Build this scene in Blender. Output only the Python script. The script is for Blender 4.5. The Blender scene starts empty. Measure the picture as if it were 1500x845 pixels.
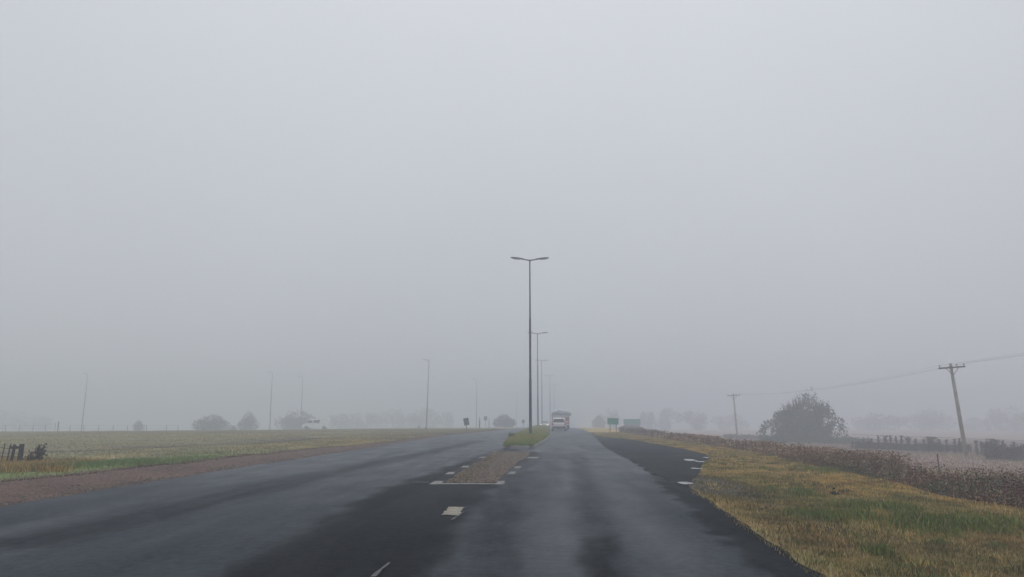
import bpy, bmesh, math, random
import numpy as np
from mathutils import Vector, Matrix
random.seed(7)
rng = np.random.default_rng(7)
sc = bpy.context.scene
COL = sc.collection

# ------------------------------------------------------------------ camera
F = 1110.0
CAM_H = 1.5
PITCH = math.atan(188.5 / F)
cam_d = bpy.data.cameras.new('camera')
cam_d.sensor_fit = 'HORIZONTAL'; cam_d.sensor_width = 36.0
cam_d.lens = F / 1500.0 * 36.0
cam_d.clip_start = 0.1; cam_d.clip_end = 6000
cam = bpy.data.objects.new('camera', cam_d); COL.objects.link(cam)
cam.location = (0, 0, CAM_H)
cam.rotation_euler = (math.pi / 2 + PITCH, 0, 0)
sc.camera = cam

# ------------------------------------------------------------------ world: overcast sky
SUN_EL, SUN_AZ = math.radians(60), math.radians(0)
w = bpy.data.worlds.new('World'); sc.world = w; w.use_nodes = True
nt = w.node_tree; nt.nodes.clear()
wo = nt.nodes.new('ShaderNodeOutputWorld'); bg = nt.nodes.new('ShaderNodeBackground')
sky = nt.nodes.new('ShaderNodeTexSky'); sky.sky_type = 'NISHITA'; sky.sun_disc = False
sky.sun_elevation = SUN_EL; sky.sun_rotation = SUN_AZ; sky.dust_density = 4.0
tc = nt.nodes.new('ShaderNodeTexCoord')
nz = nt.nodes.new('ShaderNodeTexNoise'); nz.inputs['Scale'].default_value = 1.3; nz.inputs['Detail'].default_value = 3
cr = nt.nodes.new('ShaderNodeMapRange')
cr.inputs['From Min'].default_value = 0.3; cr.inputs['From Max'].default_value = 0.7
cr.inputs['To Min'].default_value = 0.96; cr.inputs['To Max'].default_value = 1.04
cloud = nt.nodes.new('ShaderNodeMix'); cloud.data_type = 'RGBA'; cloud.blend_type = 'MULTIPLY'
cloud.inputs['Factor'].default_value = 1.0
cloud.inputs['A'].default_value = (6.85, 7.15, 7.6, 1)
mixs = nt.nodes.new('ShaderNodeMix'); mixs.data_type = 'RGBA'; mixs.inputs['Factor'].default_value = 0.96
nt.links.new(tc.outputs['Generated'], nz.inputs['Vector'])
nt.links.new(nz.outputs[0], cr.inputs['Value'])
# overcast luminance: dimmer towards the horizon, brightest overhead (as in the CIE overcast sky)
spx = nt.nodes.new('ShaderNodeSeparateXYZ'); nt.links.new(tc.outputs['Generated'], spx.inputs[0])
el = nt.nodes.new('ShaderNodeMapRange'); el.inputs['From Min'].default_value = 0; el.inputs['From Max'].default_value = 1
el.inputs['To Min'].default_value = 0.74; el.inputs['To Max'].default_value = 1.24
mu = nt.nodes.new('ShaderNodeMath'); mu.operation = 'MULTIPLY'
nt.links.new(spx.outputs['Z'], el.inputs['Value']); nt.links.new(el.outputs[0], mu.inputs[0]); nt.links.new(cr.outputs[0], mu.inputs[1])
nt.links.new(mu.outputs[0], cloud.inputs['B'])
nt.links.new(sky.outputs[0], mixs.inputs['A'])
nt.links.new(cloud.outputs['Result'], mixs.inputs['B'])
nt.links.new(mixs.outputs['Result'], bg.inputs['Color'])
bg.inputs['Strength'].default_value = 0.1
nt.links.new(bg.outputs[0], wo.inputs['Surface'])

# ------------------------------------------------------------------ weak sun through the overcast
sun_d = bpy.data.lights.new('sun', 'SUN'); sun_d.energy = 0.5; sun_d.angle = math.radians(40)
sun_d.color = (1.0, 0.97, 0.93)
sun = bpy.data.objects.new('sun', sun_d); COL.objects.link(sun)
sdir = Vector((math.sin(SUN_AZ) * math.cos(SUN_EL), math.cos(SUN_AZ) * math.cos(SUN_EL), math.sin(SUN_EL)))
sun.rotation_euler = sdir.to_track_quat('Z', 'Y').to_euler()
sun.location = (0, 0, 60)

# ------------------------------------------------------------------ colour management, render
sc.view_settings.view_transform = 'Standard'; sc.view_settings.look = 'None'
sc.view_settings.exposure = 0.0; sc.view_settings.gamma = 1.0
sc.view_settings.use_curve_mapping = False
sc.render.engine = 'CYCLES'
sc.cycles.use_denoising = True
sc.cycles.max_bounces = 8; sc.cycles.diffuse_bounces = 3; sc.cycles.glossy_bounces = 3
sc.cycles.volume_bounces = 4; sc.cycles.transparent_max_bounces = 8

# ------------------------------------------------------------------ haze (fog)
FOG = 0.0067
HX, HY0, HY1, HZ0, HZ1 = 620, -110, 920, -13.0, 14.6
def box_mesh(name, x0, x1, y0, y1, z0, z1):
    me = bpy.data.meshes.new(name)
    v = [(x0,y0,z0),(x1,y0,z0),(x1,y1,z0),(x0,y1,z0),(x0,y0,z1),(x1,y0,z1),(x1,y1,z1),(x0,y1,z1)]
    f = [(3,2,1,0),(4,5,6,7),(0,1,5,4),(1,2,6,5),(2,3,7,6),(3,0,4,7)]
    me.from_pydata(v, [], f); return me
hm = bpy.data.materials.new('haze_air'); hm.use_nodes = True
hn = hm.node_tree; hn.nodes.clear()
ho = hn.nodes.new('ShaderNodeOutputMaterial'); hv = hn.nodes.new('ShaderNodeVolumePrincipled')
hv.inputs['Color'].default_value = (0.86, 0.90, 0.965, 1); hv.inputs['Density'].default_value = FOG
hv.inputs['Anisotropy'].default_value = 0.0
hn.links.new(hv.outputs[0], ho.inputs['Volume'])
haze_me = box_mesh('haze', -HX, HX, HY0, HY1, HZ0, HZ1); haze_me.materials.append(hm)
haze = bpy.data.objects.new('haze', haze_me); COL.objects.link(haze); haze['kind'] = 'stuff'
haze['label'] = 'thick pale grey fog filling the air over road and fields'

# ================================================================== helpers
def sstep(x): x = np.clip(x, 0, 1); return x * x * (3 - 2 * x)
def hash2(ix, iy, seed=0):
    n = (ix.astype(np.int64) * 374761393 + iy.astype(np.int64) * 668265263 + seed * 1442695041) & 0x7fffffff
    n = ((n ^ (n >> 13)) * 1274126177) & 0x7fffffff
    return ((n ^ (n >> 16)) & 0xffff) / 65535.0
def noise(x, y, s=1.0, seed=0):
    x = np.asarray(x, float) / s; y = np.asarray(y, float) / s
    ix, iy = np.floor(x), np.floor(y); fx, fy = x - ix, y - iy
    fx = fx*fx*(3-2*fx); fy = fy*fy*(3-2*fy)
    a = hash2(ix, iy, seed); b = hash2(ix+1, iy, seed); c = hash2(ix, iy+1, seed); d = hash2(ix+1, iy+1, seed)
    return (a*(1-fx)+b*fx)*(1-fy) + (c*(1-fx)+d*fx)*fy
def fbm(x, y, s, seed=0, o=3):
    t = 0; a = 0.5; n = 0
    for i in range(o): t = t + a*noise(x, y, s, seed+i*7); n += a; s *= .5; a *= .5
    return t / n

RY = np.array([-200, 60, 80, 105, 144, 192, 260, 400, 600, 1000.]); RZ = np.array([0, 0, -.03, -.12, -.40, -.95, -2.0, -4.0, -6.0, -8.5])
_yy = np.linspace(-200, 1000, 2401); _zz = np.interp(_yy, RY, RZ)
_k = np.hanning(41); _k /= _k.sum(); _zz = np.convolve(np.pad(_zz, 20, mode='edge'), _k, 'valid')
LZ = np.interp(_yy, [-200, 50, 75, 95, 120, 170, 260, 400, 600, 1000], [0, -.03, -.10, -.22, -.58, -1.6, -3.4, -5.5, -7.5, -9.5])
LZ = np.convolve(np.pad(LZ, 20, mode='edge'), _k, 'valid')
def zroad(y): return np.interp(y, _yy, _zz)
def ray(px, py):
    x = (px-750)/F; v = (422.5-py)/F
    return x, math.cos(PITCH) - v*math.sin(PITCH), math.sin(PITCH) + v*math.cos(PITCH)
def at(px, py, D):
    """the point at depth D (metres ahead) seen in direction px, py"""
    a, b, c = ray(px, py); t = D / b
    return Vector((a*t, D, CAM_H + c*t))
def G(px, py, zf=zroad):
    """where the line of sight through px, py meets the ground"""
    a, b, c = ray(px, py); D = 5.0
    for i in range(2500):
        t = D / b
        if CAM_H + c*t <= float(zf(D)): break
        D += max(.02, D*.003)
    t = D / b
    return (a*t, D)
def G2(pts): return np.array([G(*p) for p in pts])

_l = G2([(0,741),(400,677),(666,636)]); _r = G2([(1205,845),(1063,748),(1010,713),(893,651),(857,629)])
LP = np.vstack([[-200,-200],_l,[(-1.2,100),(2.3,150),(6.3,200),(14,300),(60,800)]]); LP[0] = (_l[0][0]-.09*(200+_l[0][1]), -200)
RP = np.vstack([[0,0],_r,[(12.4,150),(16.5,200),(24.5,300),(75,800)]]); RP[0] = (_r[0][0]-.085*(200+_r[0][1]), -200)
def XL(y): return np.interp(y, LP[:,1], LP[:,0])
def XR(y): return np.interp(y, RP[:,1], RP[:,0])
_g = G2([(0,705),(133,692),(400,662),(560,648),(640,637)])
def XG(y): return np.minimum(np.interp(y, np.r_[-200,_g[:,1],100,800], np.r_[_g[0,0]-.09*200,_g[:,0],-2.4,58]), XL(y)-.3)
_d = G2([(1500,743),(1367,720),(1300,704),(1212,685),(1100,660),(1058,654),(1006,647),(954,639),(905,632)])
def XD(y): return np.interp(y, np.r_[-200,0,_d[:,1],120,200,300,800], np.r_[-8,7.6,_d[:,0],16.4,24.5,34,90])
APR = G2([(866,634),(893,652),(910,661),(935,673),(962,687),(985,699),(1000,711),(1011,709),(1016,700),(1026,690),(1028,683),(1031,677),(1041,671),(1034,665),(997,656),(961,650),(923,643),(881,640)])

def seg_dist(x, y, pts, closed=False):
    d = np.full(np.shape(x), 1e9); n = len(pts)
    for i in range(n if closed else n-1):
        ax, ay = pts[i]; bx, by = pts[(i+1) % n]
        dx, dy = bx-ax, by-ay; L = dx*dx+dy*dy+1e-9
        t = np.clip(((x-ax)*dx+(y-ay)*dy)/L, 0, 1)
        d = np.minimum(d, np.hypot(x-ax-t*dx, y-ay-t*dy))
    return d
def inside(x, y, pts):
    c = np.zeros(np.shape(x), bool); n = len(pts)
    for i in range(n):
        ax, ay = pts[i]; bx, by = pts[(i+1) % n]
        cond = ((ay > y) != (by > y)) & (x < (bx-ax)*(y-ay)/((by-ay) if by != ay else 1e-9)+ax)
        c ^= cond
    return c
def sdist(x, y, pts):
    d = seg_dist(x, y, pts, True); return np.where(inside(x, y, pts), -d, d)

def ground_z(x, y):
    x = np.asarray(x, float); y = np.asarray(y, float)
    z = zroad(y)
    # left: falls behind a low crest
    wl = sstep((-x-18)/50); zl = np.interp(y, _yy, LZ)
    z = z*(1-wl) + zl*wl
    # shallow dirt track dip on the left field
    dt = seg_dist(x, y, TRACK)
    z = z - .14*np.exp(-(dt/2.)**2)
    # low grassy bank beyond the left gravel
    sl = XG(y) - x
    z = z + np.where(sl > 0, .10*sstep(sl/1.2)*np.exp(-np.clip(sl,0,99)/6), 0)
    # right: ditch and lower field
    s = x - XD(y)
    fall = np.interp(s, [-1.5, 0, .8, 1.8, 3.5, 6, 14, 30, 60, 200], [0, -.03, -.28, -.5, -.62, -.8, -1.25, -1.72, -1.95, -2.1])
    near = sstep((y+30)/20)
    z = z*1.0 + fall*(1 - .55*sstep((y-140)/160))
    out = np.clip(np.maximum(XL(y)-.05-x, x-XR(y)-.05), 0, None)
    z = z + (fbm(x, y, 3.0, 3)-.5)*.10*sstep(out/2) + (fbm(x, y, 18., 9)-.5)*.25*sstep((out-3)/12)
    inroad = out <= 0
    z = np.where(inroad, z-.035, z-.012)
    z = np.where(inside(x, y, APR), zroad(y)-.04, z)
    return z
TRACK = G2([(-60,662),(120,656),(250,650),(330,648),(410,642.5),(470,638),(560,636),(660,634)])
def gz(x, y): return float(ground_z(np.array([x]), np.array([y]))[0])
def on_ray(px, D):
    x = at(px, 611, D).x; return x, D, gz(x, D)

# ------------------------------------------------------------------ naming
def tag(o, label=None, cat=None, group=None, kind=None):
    if label: o['label'] = label
    if cat: o['category'] = cat
    if group: o['group'] = group
    if kind: o['kind'] = kind
    return o
def link(name, me, mats=None, parent=None, loc=None, smooth=False):
    o = bpy.data.objects.new(name, me); COL.objects.link(o)
    for m in (mats if isinstance(mats, (list, tuple)) else [mats] if mats else []): me.materials.append(m)
    if smooth: me.polygons.foreach_set('use_smooth', np.ones(len(me.polygons), bool))
    if parent: o.parent = parent
    if loc is not None: o.location = loc
    return o
def thing(name, label, cat, loc, rz=0, group=None):
    o = bpy.data.objects.new(name, None); COL.objects.link(o); o.empty_display_size = .3
    o.location = loc; o.rotation_euler = (0, 0, rz); return tag(o, label, cat, group)
def copy_tree(o, parent=None):
    c = o.copy(); COL.objects.link(c); c.parent = parent
    for ch in list(o.children): copy_tree(ch, c)
    return c
def np_mesh(name, verts, faces, cols=None):
    """faces: (n,k) int array, one polygon size"""
    me = bpy.data.meshes.new(name); verts = np.asarray(verts, np.float32); faces = np.asarray(faces, np.int32)
    n, k = faces.shape
    me.vertices.add(len(verts)); me.vertices.foreach_set('co', verts.ravel())
    me.loops.add(n*k); me.loops.foreach_set('vertex_index', faces.ravel())
    me.polygons.add(n); me.polygons.foreach_set('loop_start', np.arange(0, n*k, k, dtype=np.int32))
    me.polygons.foreach_set('loop_total', np.full(n, k, np.int32))
    me.update(calc_edges=True)
    if cols is not None:
        a = me.attributes.new('tint', 'FLOAT_COLOR', 'POINT')
        c = np.ones((len(verts), 4), np.float32); c[:, :3] = cols
        a.data.foreach_set('color', c.ravel())
    return me
def bm_obj(name, bm, mat, parent=None, bevel=0, smooth=False, loc=None):
    if bevel:
        bmesh.ops.bevel(bm, geom=[e for e in bm.edges if e.calc_face_angle(0) > .5], offset=bevel, segments=2, affect='EDGES', clamp_overlap=True)
    bmesh.ops.recalc_face_normals(bm, faces=bm.faces)
    me = bpy.data.meshes.new(name); bm.to_mesh(me); bm.free()
    return link(name, me, mat, parent, loc, smooth)
def add_box(bm, c, s, rot=None):
    m = Matrix.Translation(c) @ (rot.to_4x4() if rot else Matrix.Identity(4)) @ Matrix.Diagonal((*s, 1))
    bmesh.ops.create_cube(bm, size=1, matrix=m)
def add_tube(bm, pts, rad, seg=8, caps=True):
    """tapered tube through points"""
    pts = [Vector(p) for p in pts]; rad = rad if isinstance(rad, (list, tuple)) else [rad]*len(pts)
    rings = []
    for i, p in enumerate(pts):
        t = (pts[min(i+1, len(pts)-1)] - pts[max(i-1, 0)]).normalized()
        u = t.cross(Vector((0, 1, 0)) if abs(t.y) < .9 else Vector((1, 0, 0))).normalized(); v = t.cross(u)
        rings.append([bm.verts.new(p + (u*math.cos(2*math.pi*k/seg) + v*math.sin(2*math.pi*k/seg))*rad[i]) for k in range(seg)])
    for a, b in zip(rings, rings[1:]):
        for k in range(seg): bm.faces.new((a[k], a[(k+1) % seg], b[(k+1) % seg], b[k]))
    if caps:
        bm.faces.new(rings[0][::-1]); bm.faces.new(rings[-1])
def add_prism(bm, prof, x0, x1, top_in=0, z_in=1e9):
    """side outline [(y,z)] swept across x, points above z_in drawn in by top_in"""
    a = [bm.verts.new((x0+(top_in if z > z_in else 0), y, z)) for y, z in prof]
    b = [bm.verts.new((x1-(top_in if z > z_in else 0), y, z)) for y, z in prof]
    n = len(prof)
    bm.faces.new(a); bm.faces.new(b[::-1])
    for i in range(n): bm.faces.new((a[i], b[i], b[(i+1) % n], a[(i+1) % n]))

# ------------------------------------------------------------------ materials
def mat(name, col, rough=.7, metal=0., nscale=0., namt=.25, bump=0., bscale=40., emit=None, coords='Object', spec=.5):
    m = bpy.data.materials.new(name); m.use_nodes = True; t = m.node_tree; b = t.nodes['Principled BSDF']
    b.inputs['Roughness'].default_value = rough; b.inputs['Metallic'].default_value = metal
    b.inputs['Specular IOR Level'].default_value = spec
    c = (*col, 1); b.inputs['Base Color'].default_value = c
    if nscale:
        tc = t.nodes.new('ShaderNodeTexCoord'); n = t.nodes.new('ShaderNodeTexNoise')
        n.inputs['Scale'].default_value = nscale; n.inputs['Detail'].default_value = 5
        t.links.new(tc.outputs[coords], n.inputs['Vector'])
        mx = t.nodes.new('ShaderNodeMix'); mx.data_type = 'RGBA'
        mx.inputs['A'].default_value = (*[v*(1-namt) for v in col], 1); mx.inputs['B'].default_value = (*[min(1, v*(1+namt)) for v in col], 1)
        r = t.nodes.new('ShaderNodeMapRange'); r.inputs['From Min'].default_value = .3; r.inputs['From Max'].default_value = .7
        t.links.new(n.outputs[0], r.inputs['Value']); t.links.new(r.outputs[0], mx.inputs['Factor'])
        t.links.new(mx.outputs['Result'], b.inputs['Base Color'])
    if bump:
        tc = t.nodes.new('ShaderNodeTexCoord'); n = t.nodes.new('ShaderNodeTexNoise'); n.inputs['Scale'].default_value = bscale
        bp = t.nodes.new('ShaderNodeBump'); bp.inputs['Strength'].default_value = bump; bp.inputs['Distance'].default_value = .02
        t.links.new(tc.outputs[coords], n.inputs['Vector']); t.links.new(n.outputs[0], bp.inputs['Height']); t.links.new(bp.outputs[0], b.inputs['Normal'])
    if emit:
        b.inputs['Emission Color'].default_value = (*emit[0], 1); b.inputs['Emission Strength'].default_value = emit[1]
    return m
def tint_mat(name, rough=.8, mul=(1,1,1), translucent=False):
    m = bpy.data.materials.new(name); m.use_nodes = True; t = m.node_tree; b = t.nodes['Principled BSDF']
    a = t.nodes.new('ShaderNodeAttribute'); a.attribute_name = 'tint'
    n = t.nodes.new('ShaderNodeTexNoise'); tc = t.nodes.new('ShaderNodeTexCoord'); n.inputs['Scale'].default_value = 3
    r = t.nodes.new('ShaderNodeMapRange'); r.inputs['To Min'].default_value = .8; r.inputs['To Max'].default_value = 1.2
    mx = t.nodes.new('ShaderNodeMix'); mx.data_type = 'RGBA'; mx.blend_type = 'MULTIPLY'; mx.inputs['Factor'].default_value = 1
    t.links.new(tc.outputs['Object'], n.inputs['Vector']); t.links.new(n.outputs[0], r.inputs['Value'])
    t.links.new(a.outputs['Color'], mx.inputs['A']); t.links.new(r.outputs[0], mx.inputs['B'])
    t.links.new(mx.outputs['Result'], b.inputs['Base Color'])
    b.inputs['Roughness'].default_value = rough; b.inputs['Specular IOR Level'].default_value = .25
    return m
M_leaf = tint_mat('foliage'); M_grass = tint_mat('grass_blades'); M_stone = tint_mat('loose_stones', .7)
M_bark = mat('bark', (.09,.075,.06), .9, nscale=6)
M_steel = mat('galvanised_steel', (.05,.045,.042), .55, .35, nscale=2.5, namt=.35)
M_rust = mat('rust_stained_steel', (.11,.085,.065), .8, .1, nscale=5, namt=.5)
M_lamp = mat('lamp_housing_paint', (.10,.105,.12), .45, .2)
M_glass = mat('lamp_glass', (.35,.36,.38), .25)
M_wood = mat('weathered_wood', (.15,.135,.12), .9, nscale=7, namt=.35, bump=.3)
M_wood_pale = mat('pale_pole_wood', (.25,.23,.20), .85, nscale=3, namt=.3)
M_wood_dark = mat('dark_old_wood', (.045,.042,.04), .9, nscale=9, namt=.4)
M_wire = mat('wire', (.07,.07,.075), .6, .5)
M_porc = mat('porcelain', (.10,.08,.075), .3)
M_kerb = mat('kerb_concrete', (.26,.255,.24), .85, nscale=4, namt=.3, bump=.2)
M_green = mat('green_sign_sheet', (.02,.25,.18), .5, nscale=2, namt=.2)
M_white = mat('white_sign_print', (.7,.72,.7), .5)
M_signback = mat('sign_back_metal', (.075,.08,.08), .6, .2, nscale=5)
M_paint = mat('worn_white_paint', (.20,.196,.18), .75, nscale=8, namt=.5, coords='Object')
M_tyre = mat('tyre_rubber', (.02,.02,.022), .85)
M_rim = mat('wheel_rim', (.25,.25,.26), .4, .6)
M_carw = mat('white_car_paint', (.68,.62,.62), .25, nscale=2, namt=.06)
M_vanw = mat('van_white_paint', (.88,.89,.90), .3, nscale=1.5, namt=.06)
M_carglass = mat('dark_window_glass', (.012,.013,.016), .08)
M_red = mat('tail_light_red', (.45,.02,.02), .3, emit=((1,.05,.03), .05))
M_head = mat('lit_headlight', (.9,.9,.9), .2, emit=((1,.97,.9), 3))
M_black = mat('black_plastic', (.03,.03,.032), .6)
M_plate = mat('number_plate', (.6,.6,.58), .5)
M_tarp = mat('grey_tarpaulin', (.62,.65,.70), .7, nscale=1.2, namt=.25)
M_trred = mat('faded_red_truck_paint', (.36,.12,.10), .5, nscale=3, namt=.2)
M_trwhite = mat('dirty_white_panel', (.62,.62,.63), .55, nscale=3, namt=.15)

def road_mat(name, kind):
    m = bpy.data.materials.new(name); m.use_nodes = True; t = m.node_tree; b = t.nodes['Principled BSDF']; N = t.nodes.new; L = t.links.new
    tc = N('ShaderNodeTexCoord')
    a = N('ShaderNodeAttribute'); a.attribute_name = 'tint'       # R = patch of younger, darker asphalt; G = open water film
    sep = N('ShaderNodeSeparateColor'); L(a.outputs['Color'], sep.inputs[0])
    def nz(scale, vec=(1,1,1), det=4):
        mp = N('ShaderNodeMapping'); mp.inputs['Scale'].default_value = vec; L(tc.outputs['Object'], mp.inputs['Vector'])
        n = N('ShaderNodeTexNoise'); n.inputs['Scale'].default_value = scale; n.inputs['Detail'].default_value = det
        L(mp.outputs[0], n.inputs['Vector']); return n.outputs[0]
    def rng_(v, a0, a1, b0, b1):
        r = N('ShaderNodeMapRange'); L(v, r.inputs['Value'])
        for k, x in zip(('From Min','From Max','To Min','To Max'), (a0,a1,b0,b1)): r.inputs[k].default_value = x
        return r.outputs[0]
    def mth(op, a_, b_):
        q = N('ShaderNodeMath'); q.operation = op
        for i, v in enumerate((a_, b_)):
            if isinstance(v, (int, float)): q.inputs[i].default_value = v
            else: L(v, q.inputs[i])
        return q.outputs[0]
    grain = nz(38, det=3); blot = nz(1.1, (1,.35,1)); streak = nz(2.6, (1,.07,1)); ripple = nz(3.0, (.35,2.4,1), 5)
    frag = nz(3.0, (1,.7,1), 8); mott = nz(9, (1,.8,1), 6)
    d = mth('ADD', sep.outputs[0], rng_(frag, .3, .7, -.10, .10)); d = mth('ADD', d, rng_(ripple, .3, .7, -.04, .04)); d = mth('ADD', d, rng_(streak, .3, .7, -.14, .14))
    dd = N('ShaderNodeMapRange'); dd.interpolation_type = 'SMOOTHSTEP'; L(d, dd.inputs['Value'])
    dd.inputs['From Min'].default_value = -.05; dd.inputs['From Max'].default_value = .85; dd = dd.outputs[0]
    mx = N('ShaderNodeMix'); mx.data_type = 'RGBA'; L(dd, mx.inputs['Factor'])
    mx.inputs['A'].default_value = (.019,.0265,.036,1); mx.inputs['B'].default_value = (.009,.0105,.013,1)
    g = N('ShaderNodeMix'); g.data_type = 'RGBA'; g.blend_type = 'MULTIPLY'; g.inputs['Factor'].default_value = 1
    L(mx.outputs['Result'], g.inputs['A']); L(mth('MULTIPLY', rng_(grain, .25, .75, .5, 1.5), rng_(mott, .3, .7, .5, 1.55)), g.inputs['B'])
    L(g.outputs['Result'], b.inputs['Base Color'])
    r0 = rng_(dd, 0, 1, .60, .76); r0 = mth('ADD', r0, rng_(blot, .3, .7, -.07, .07)); r0 = mth('SUBTRACT', r0, mth('MULTIPLY', sep.outputs[1], .28))
    L(r0, b.inputs['Roughness'])
    L(mth('ADD', rng_(dd, 0, 1, .08, .03), mth('MULTIPLY', sep.outputs[1], .16)), b.inputs['Specular IOR Level'])
    bp = N('ShaderNodeBump'); bp.inputs['Strength'].default_value = .6; bp.inputs['Distance'].default_value = .016
    L(mth('ADD', mth('ADD', grain, mott), mth('MULTIPLY', ripple, .25)), bp.inputs['Height']); L(bp.outputs[0], b.inputs['Normal'])
    return m
M_road = road_mat('wet_asphalt', 0)

def ground_mat():
    m = bpy.data.materials.new('ground_cover'); m.use_nodes = True; t = m.node_tree; b = t.nodes['Principled BSDF']; N = t.nodes.new; L = t.links.new
    tc = N('ShaderNodeTexCoord'); a = N('ShaderNodeAttribute'); a.attribute_name = 'tint'
    n1 = N('ShaderNodeTexNoise'); n1.inputs['Scale'].default_value = 9; n1.inputs['Detail'].default_value = 8; n1.inputs['Roughness'].default_value = .75
    n2 = N('ShaderNodeTexNoise'); n2.inputs['Scale'].default_value = .7; n2.inputs['Detail'].default_value = 5
    L(tc.outputs['Object'], n1.inputs['Vector']); L(tc.outputs['Object'], n2.inputs['Vector'])
    r1 = N('ShaderNodeMapRange'); r1.inputs['From Min'].default_value = .3; r1.inputs['From Max'].default_value = .7; r1.inputs['To Min'].default_value = .5; r1.inputs['To Max'].default_value = 1.5
    r2 = N('ShaderNodeMapRange'); r2.inputs['From Min'].default_value = .3; r2.inputs['From Max'].default_value = .7; r2.inputs['To Min'].default_value = .75; r2.inputs['To Max'].default_value = 1.25
    L(n1.outputs[0], r1.inputs['Value']); L(n2.outputs[0], r2.inputs['Value'])
    q = N('ShaderNodeMath'); q.operation = 'MULTIPLY'; L(r1.outputs[0], q.inputs[0]); L(r2.outputs[0], q.inputs[1])
    mx = N('ShaderNodeMix'); mx.data_type = 'RGBA'; mx.blend_type = 'MULTIPLY'; mx.inputs['Factor'].default_value = 1
    L(a.outputs['Color'], mx.inputs['A']); L(q.outputs[0], mx.inputs['B']); L(mx.outputs['Result'], b.inputs['Base Color'])
    b.inputs['Roughness'].default_value = .9; b.inputs['Specular IOR Level'].default_value = .2
    bp = N('ShaderNodeBump'); bp.inputs['Strength'].default_value = .6; bp.inputs['Distance'].default_value = .05
    L(n1.outputs[0], bp.inputs['Height']); L(bp.outputs[0], b.inputs['Normal'])
    return m
M_ground = ground_mat()

# ================================================================== ground sheet
C_DRY = np.array((.46,.335,.13)); C_GRN = np.array((.085,.125,.045)); C_GRAV = np.array((.155,.095,.070))
C_FLDL = np.array((.225,.205,.105)); C_FLDR = np.array((.30,.205,.165)); C_SOIL = np.array((.06,.047,.038)); C_OLIVE = np.array((.29,.235,.085))
def lerp(a, b, t): return a*(1-t[..., None]) + b*t[..., None]
def tube_w(x, y, pts, r, f): return 1 - sstep((seg_dist(x, y, pts)-r)/f)
GREENS = [(1330,762,1.1,.5),(1290,748,.8,.3),(1440,768,.8,.35),(1400,775,.9,.35),(1160,722,.5,.4),(1195,757,.45,.3),(1205,688,.7,.7),(1290,810,.15,.15)]
GW = [(*G(a, b), c, d) for a, b, c, d in GREENS]
def greenness(x, y):
    g = np.zeros(np.shape(x))
    for gx, gy, rx, ry in GW:
        g = np.maximum(g, np.exp(-(((x-gx)/(rx*.75))**2 + ((y-gy)/(ry*2.0))**2)))
    return g
def ground_col(x, y):
    n = fbm(x, y, 2.2, 11, 4); n2 = fbm(x, y, 9., 21, 3); n3 = fbm(x, y, .7, 31, 2)
    s = x - XD(y)                                  # beyond the verge ridge
    right = lerp(C_DRY, C_OLIVE, sstep((n-.45)*5)*.75)
    right = lerp(right, C_DRY*np.array((1.12,.98,.8)), sstep((n2-.52)*6)*.6)
    near_shade = 1 - sstep((y-7)/14); right = lerp(right, np.array((.15,.115,.065)), near_shade*.55*(.5+n3))  # view-angle shading painted into the verge colour, darker near the camera
    n5 = fbm(x, y*.8, 1.3, 45, 4); right = lerp(right, np.array((.30,.18,.085)), sstep((n5-.55)*8)*.5)
    right = lerp(right, np.array((.20,.19,.075)), sstep((.42-n5)*8)*.6)
    right = lerp(right, C_GRN*np.array((2.1,1.7,1.2)), np.clip(greenness(x, y)*1.0*(n3+.2), 0, 1)*.6)
    field = lerp(C_FLDR, C_OLIVE*.9, sstep((n2-.5)*5)*.5)
    field = lerp(field, C_SOIL*1.3, np.exp(-((s-1.6)/1.6)**2)*.9)
    right = lerp(right, field, sstep((s+.2)/.6))
    stony = np.array(G(1035, 708)); ds = np.hypot((x-stony[0])/.9, (y-stony[1])/4.2)
    right = lerp(right, np.array((.08,.068,.05)), (1-sstep((ds-.6)/.6))*.85)
    left = lerp(C_FLDL, C_OLIVE*.85, sstep((n2-.42)*5)*.7)
    gs = XG(y) - x
    left = lerp(left, C_DRY*.9, sstep((n-.5)*6)*.5*np.exp(-gs.clip(0)/14))
    left = lerp(left, np.array((.17,.21,.07)), (np.exp(-((gs-.9)/1.3)**2)*sstep((n-.22)*5)*(1-sstep((y-26)/14))))
    left = lerp(left, C_SOIL*1.5, np.exp(-(seg_dist(x, y, TRACK)/2.6)**2)*.8*sstep(fbm(x, y, 5., 47)*2.2))
    grav = lerp(C_GRAV, C_GRAV*.45, sstep((n3-.45)*5)*.7)
    grav = lerp(grav, C_GRN, sstep((n-.6)*8)*.5)
    grav = lerp(grav, C_SOIL*.7, (np.exp(-((XL(y)-x)/.28)**2))*sstep((n3-.35)*6)*.8)
    edge = gs + (fbm(x, y, 1.2, 41)-.5)*.9
    left = lerp(grav, left, sstep((edge+.15)/.5))
    return np.where((x < (XL(y)+XR(y))/2)[..., None], left, right)
def axis(lim, step0, k, lo=None):
    v = [0.0]
    while v[-1] < lim: v.append(v[-1] + max(step0, (abs(v[-1])-14)*k))
    v[-1] = lim; return v
xs = axis(600, .22, .05); gx = np.array([-a for a in xs[:0:-1]] + xs)
ys = axis(900, .24, .022); gy = np.array(list(np.linspace(-95, -4, 18)) + [a for a in np.array(ys)-2 if a > -3.9])
gy[-1] = 900
XX, YY = np.meshgrid(gx, gy); XX += 0; nx, ny = len(gx), len(gy)
ZZ = ground_z(XX, YY)
idx = np.arange(nx*ny).reshape(ny, nx)
q = np.stack([idx[:-1,:-1], idx[:-1,1:], idx[1:,1:], idx[1:,:-1]], -1).reshape(-1, 4)
me = np_mesh('ground', np.stack([XX, YY, ZZ], -1).reshape(-1, 3), q, ground_col(XX, YY).reshape(-1, 3))
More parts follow.
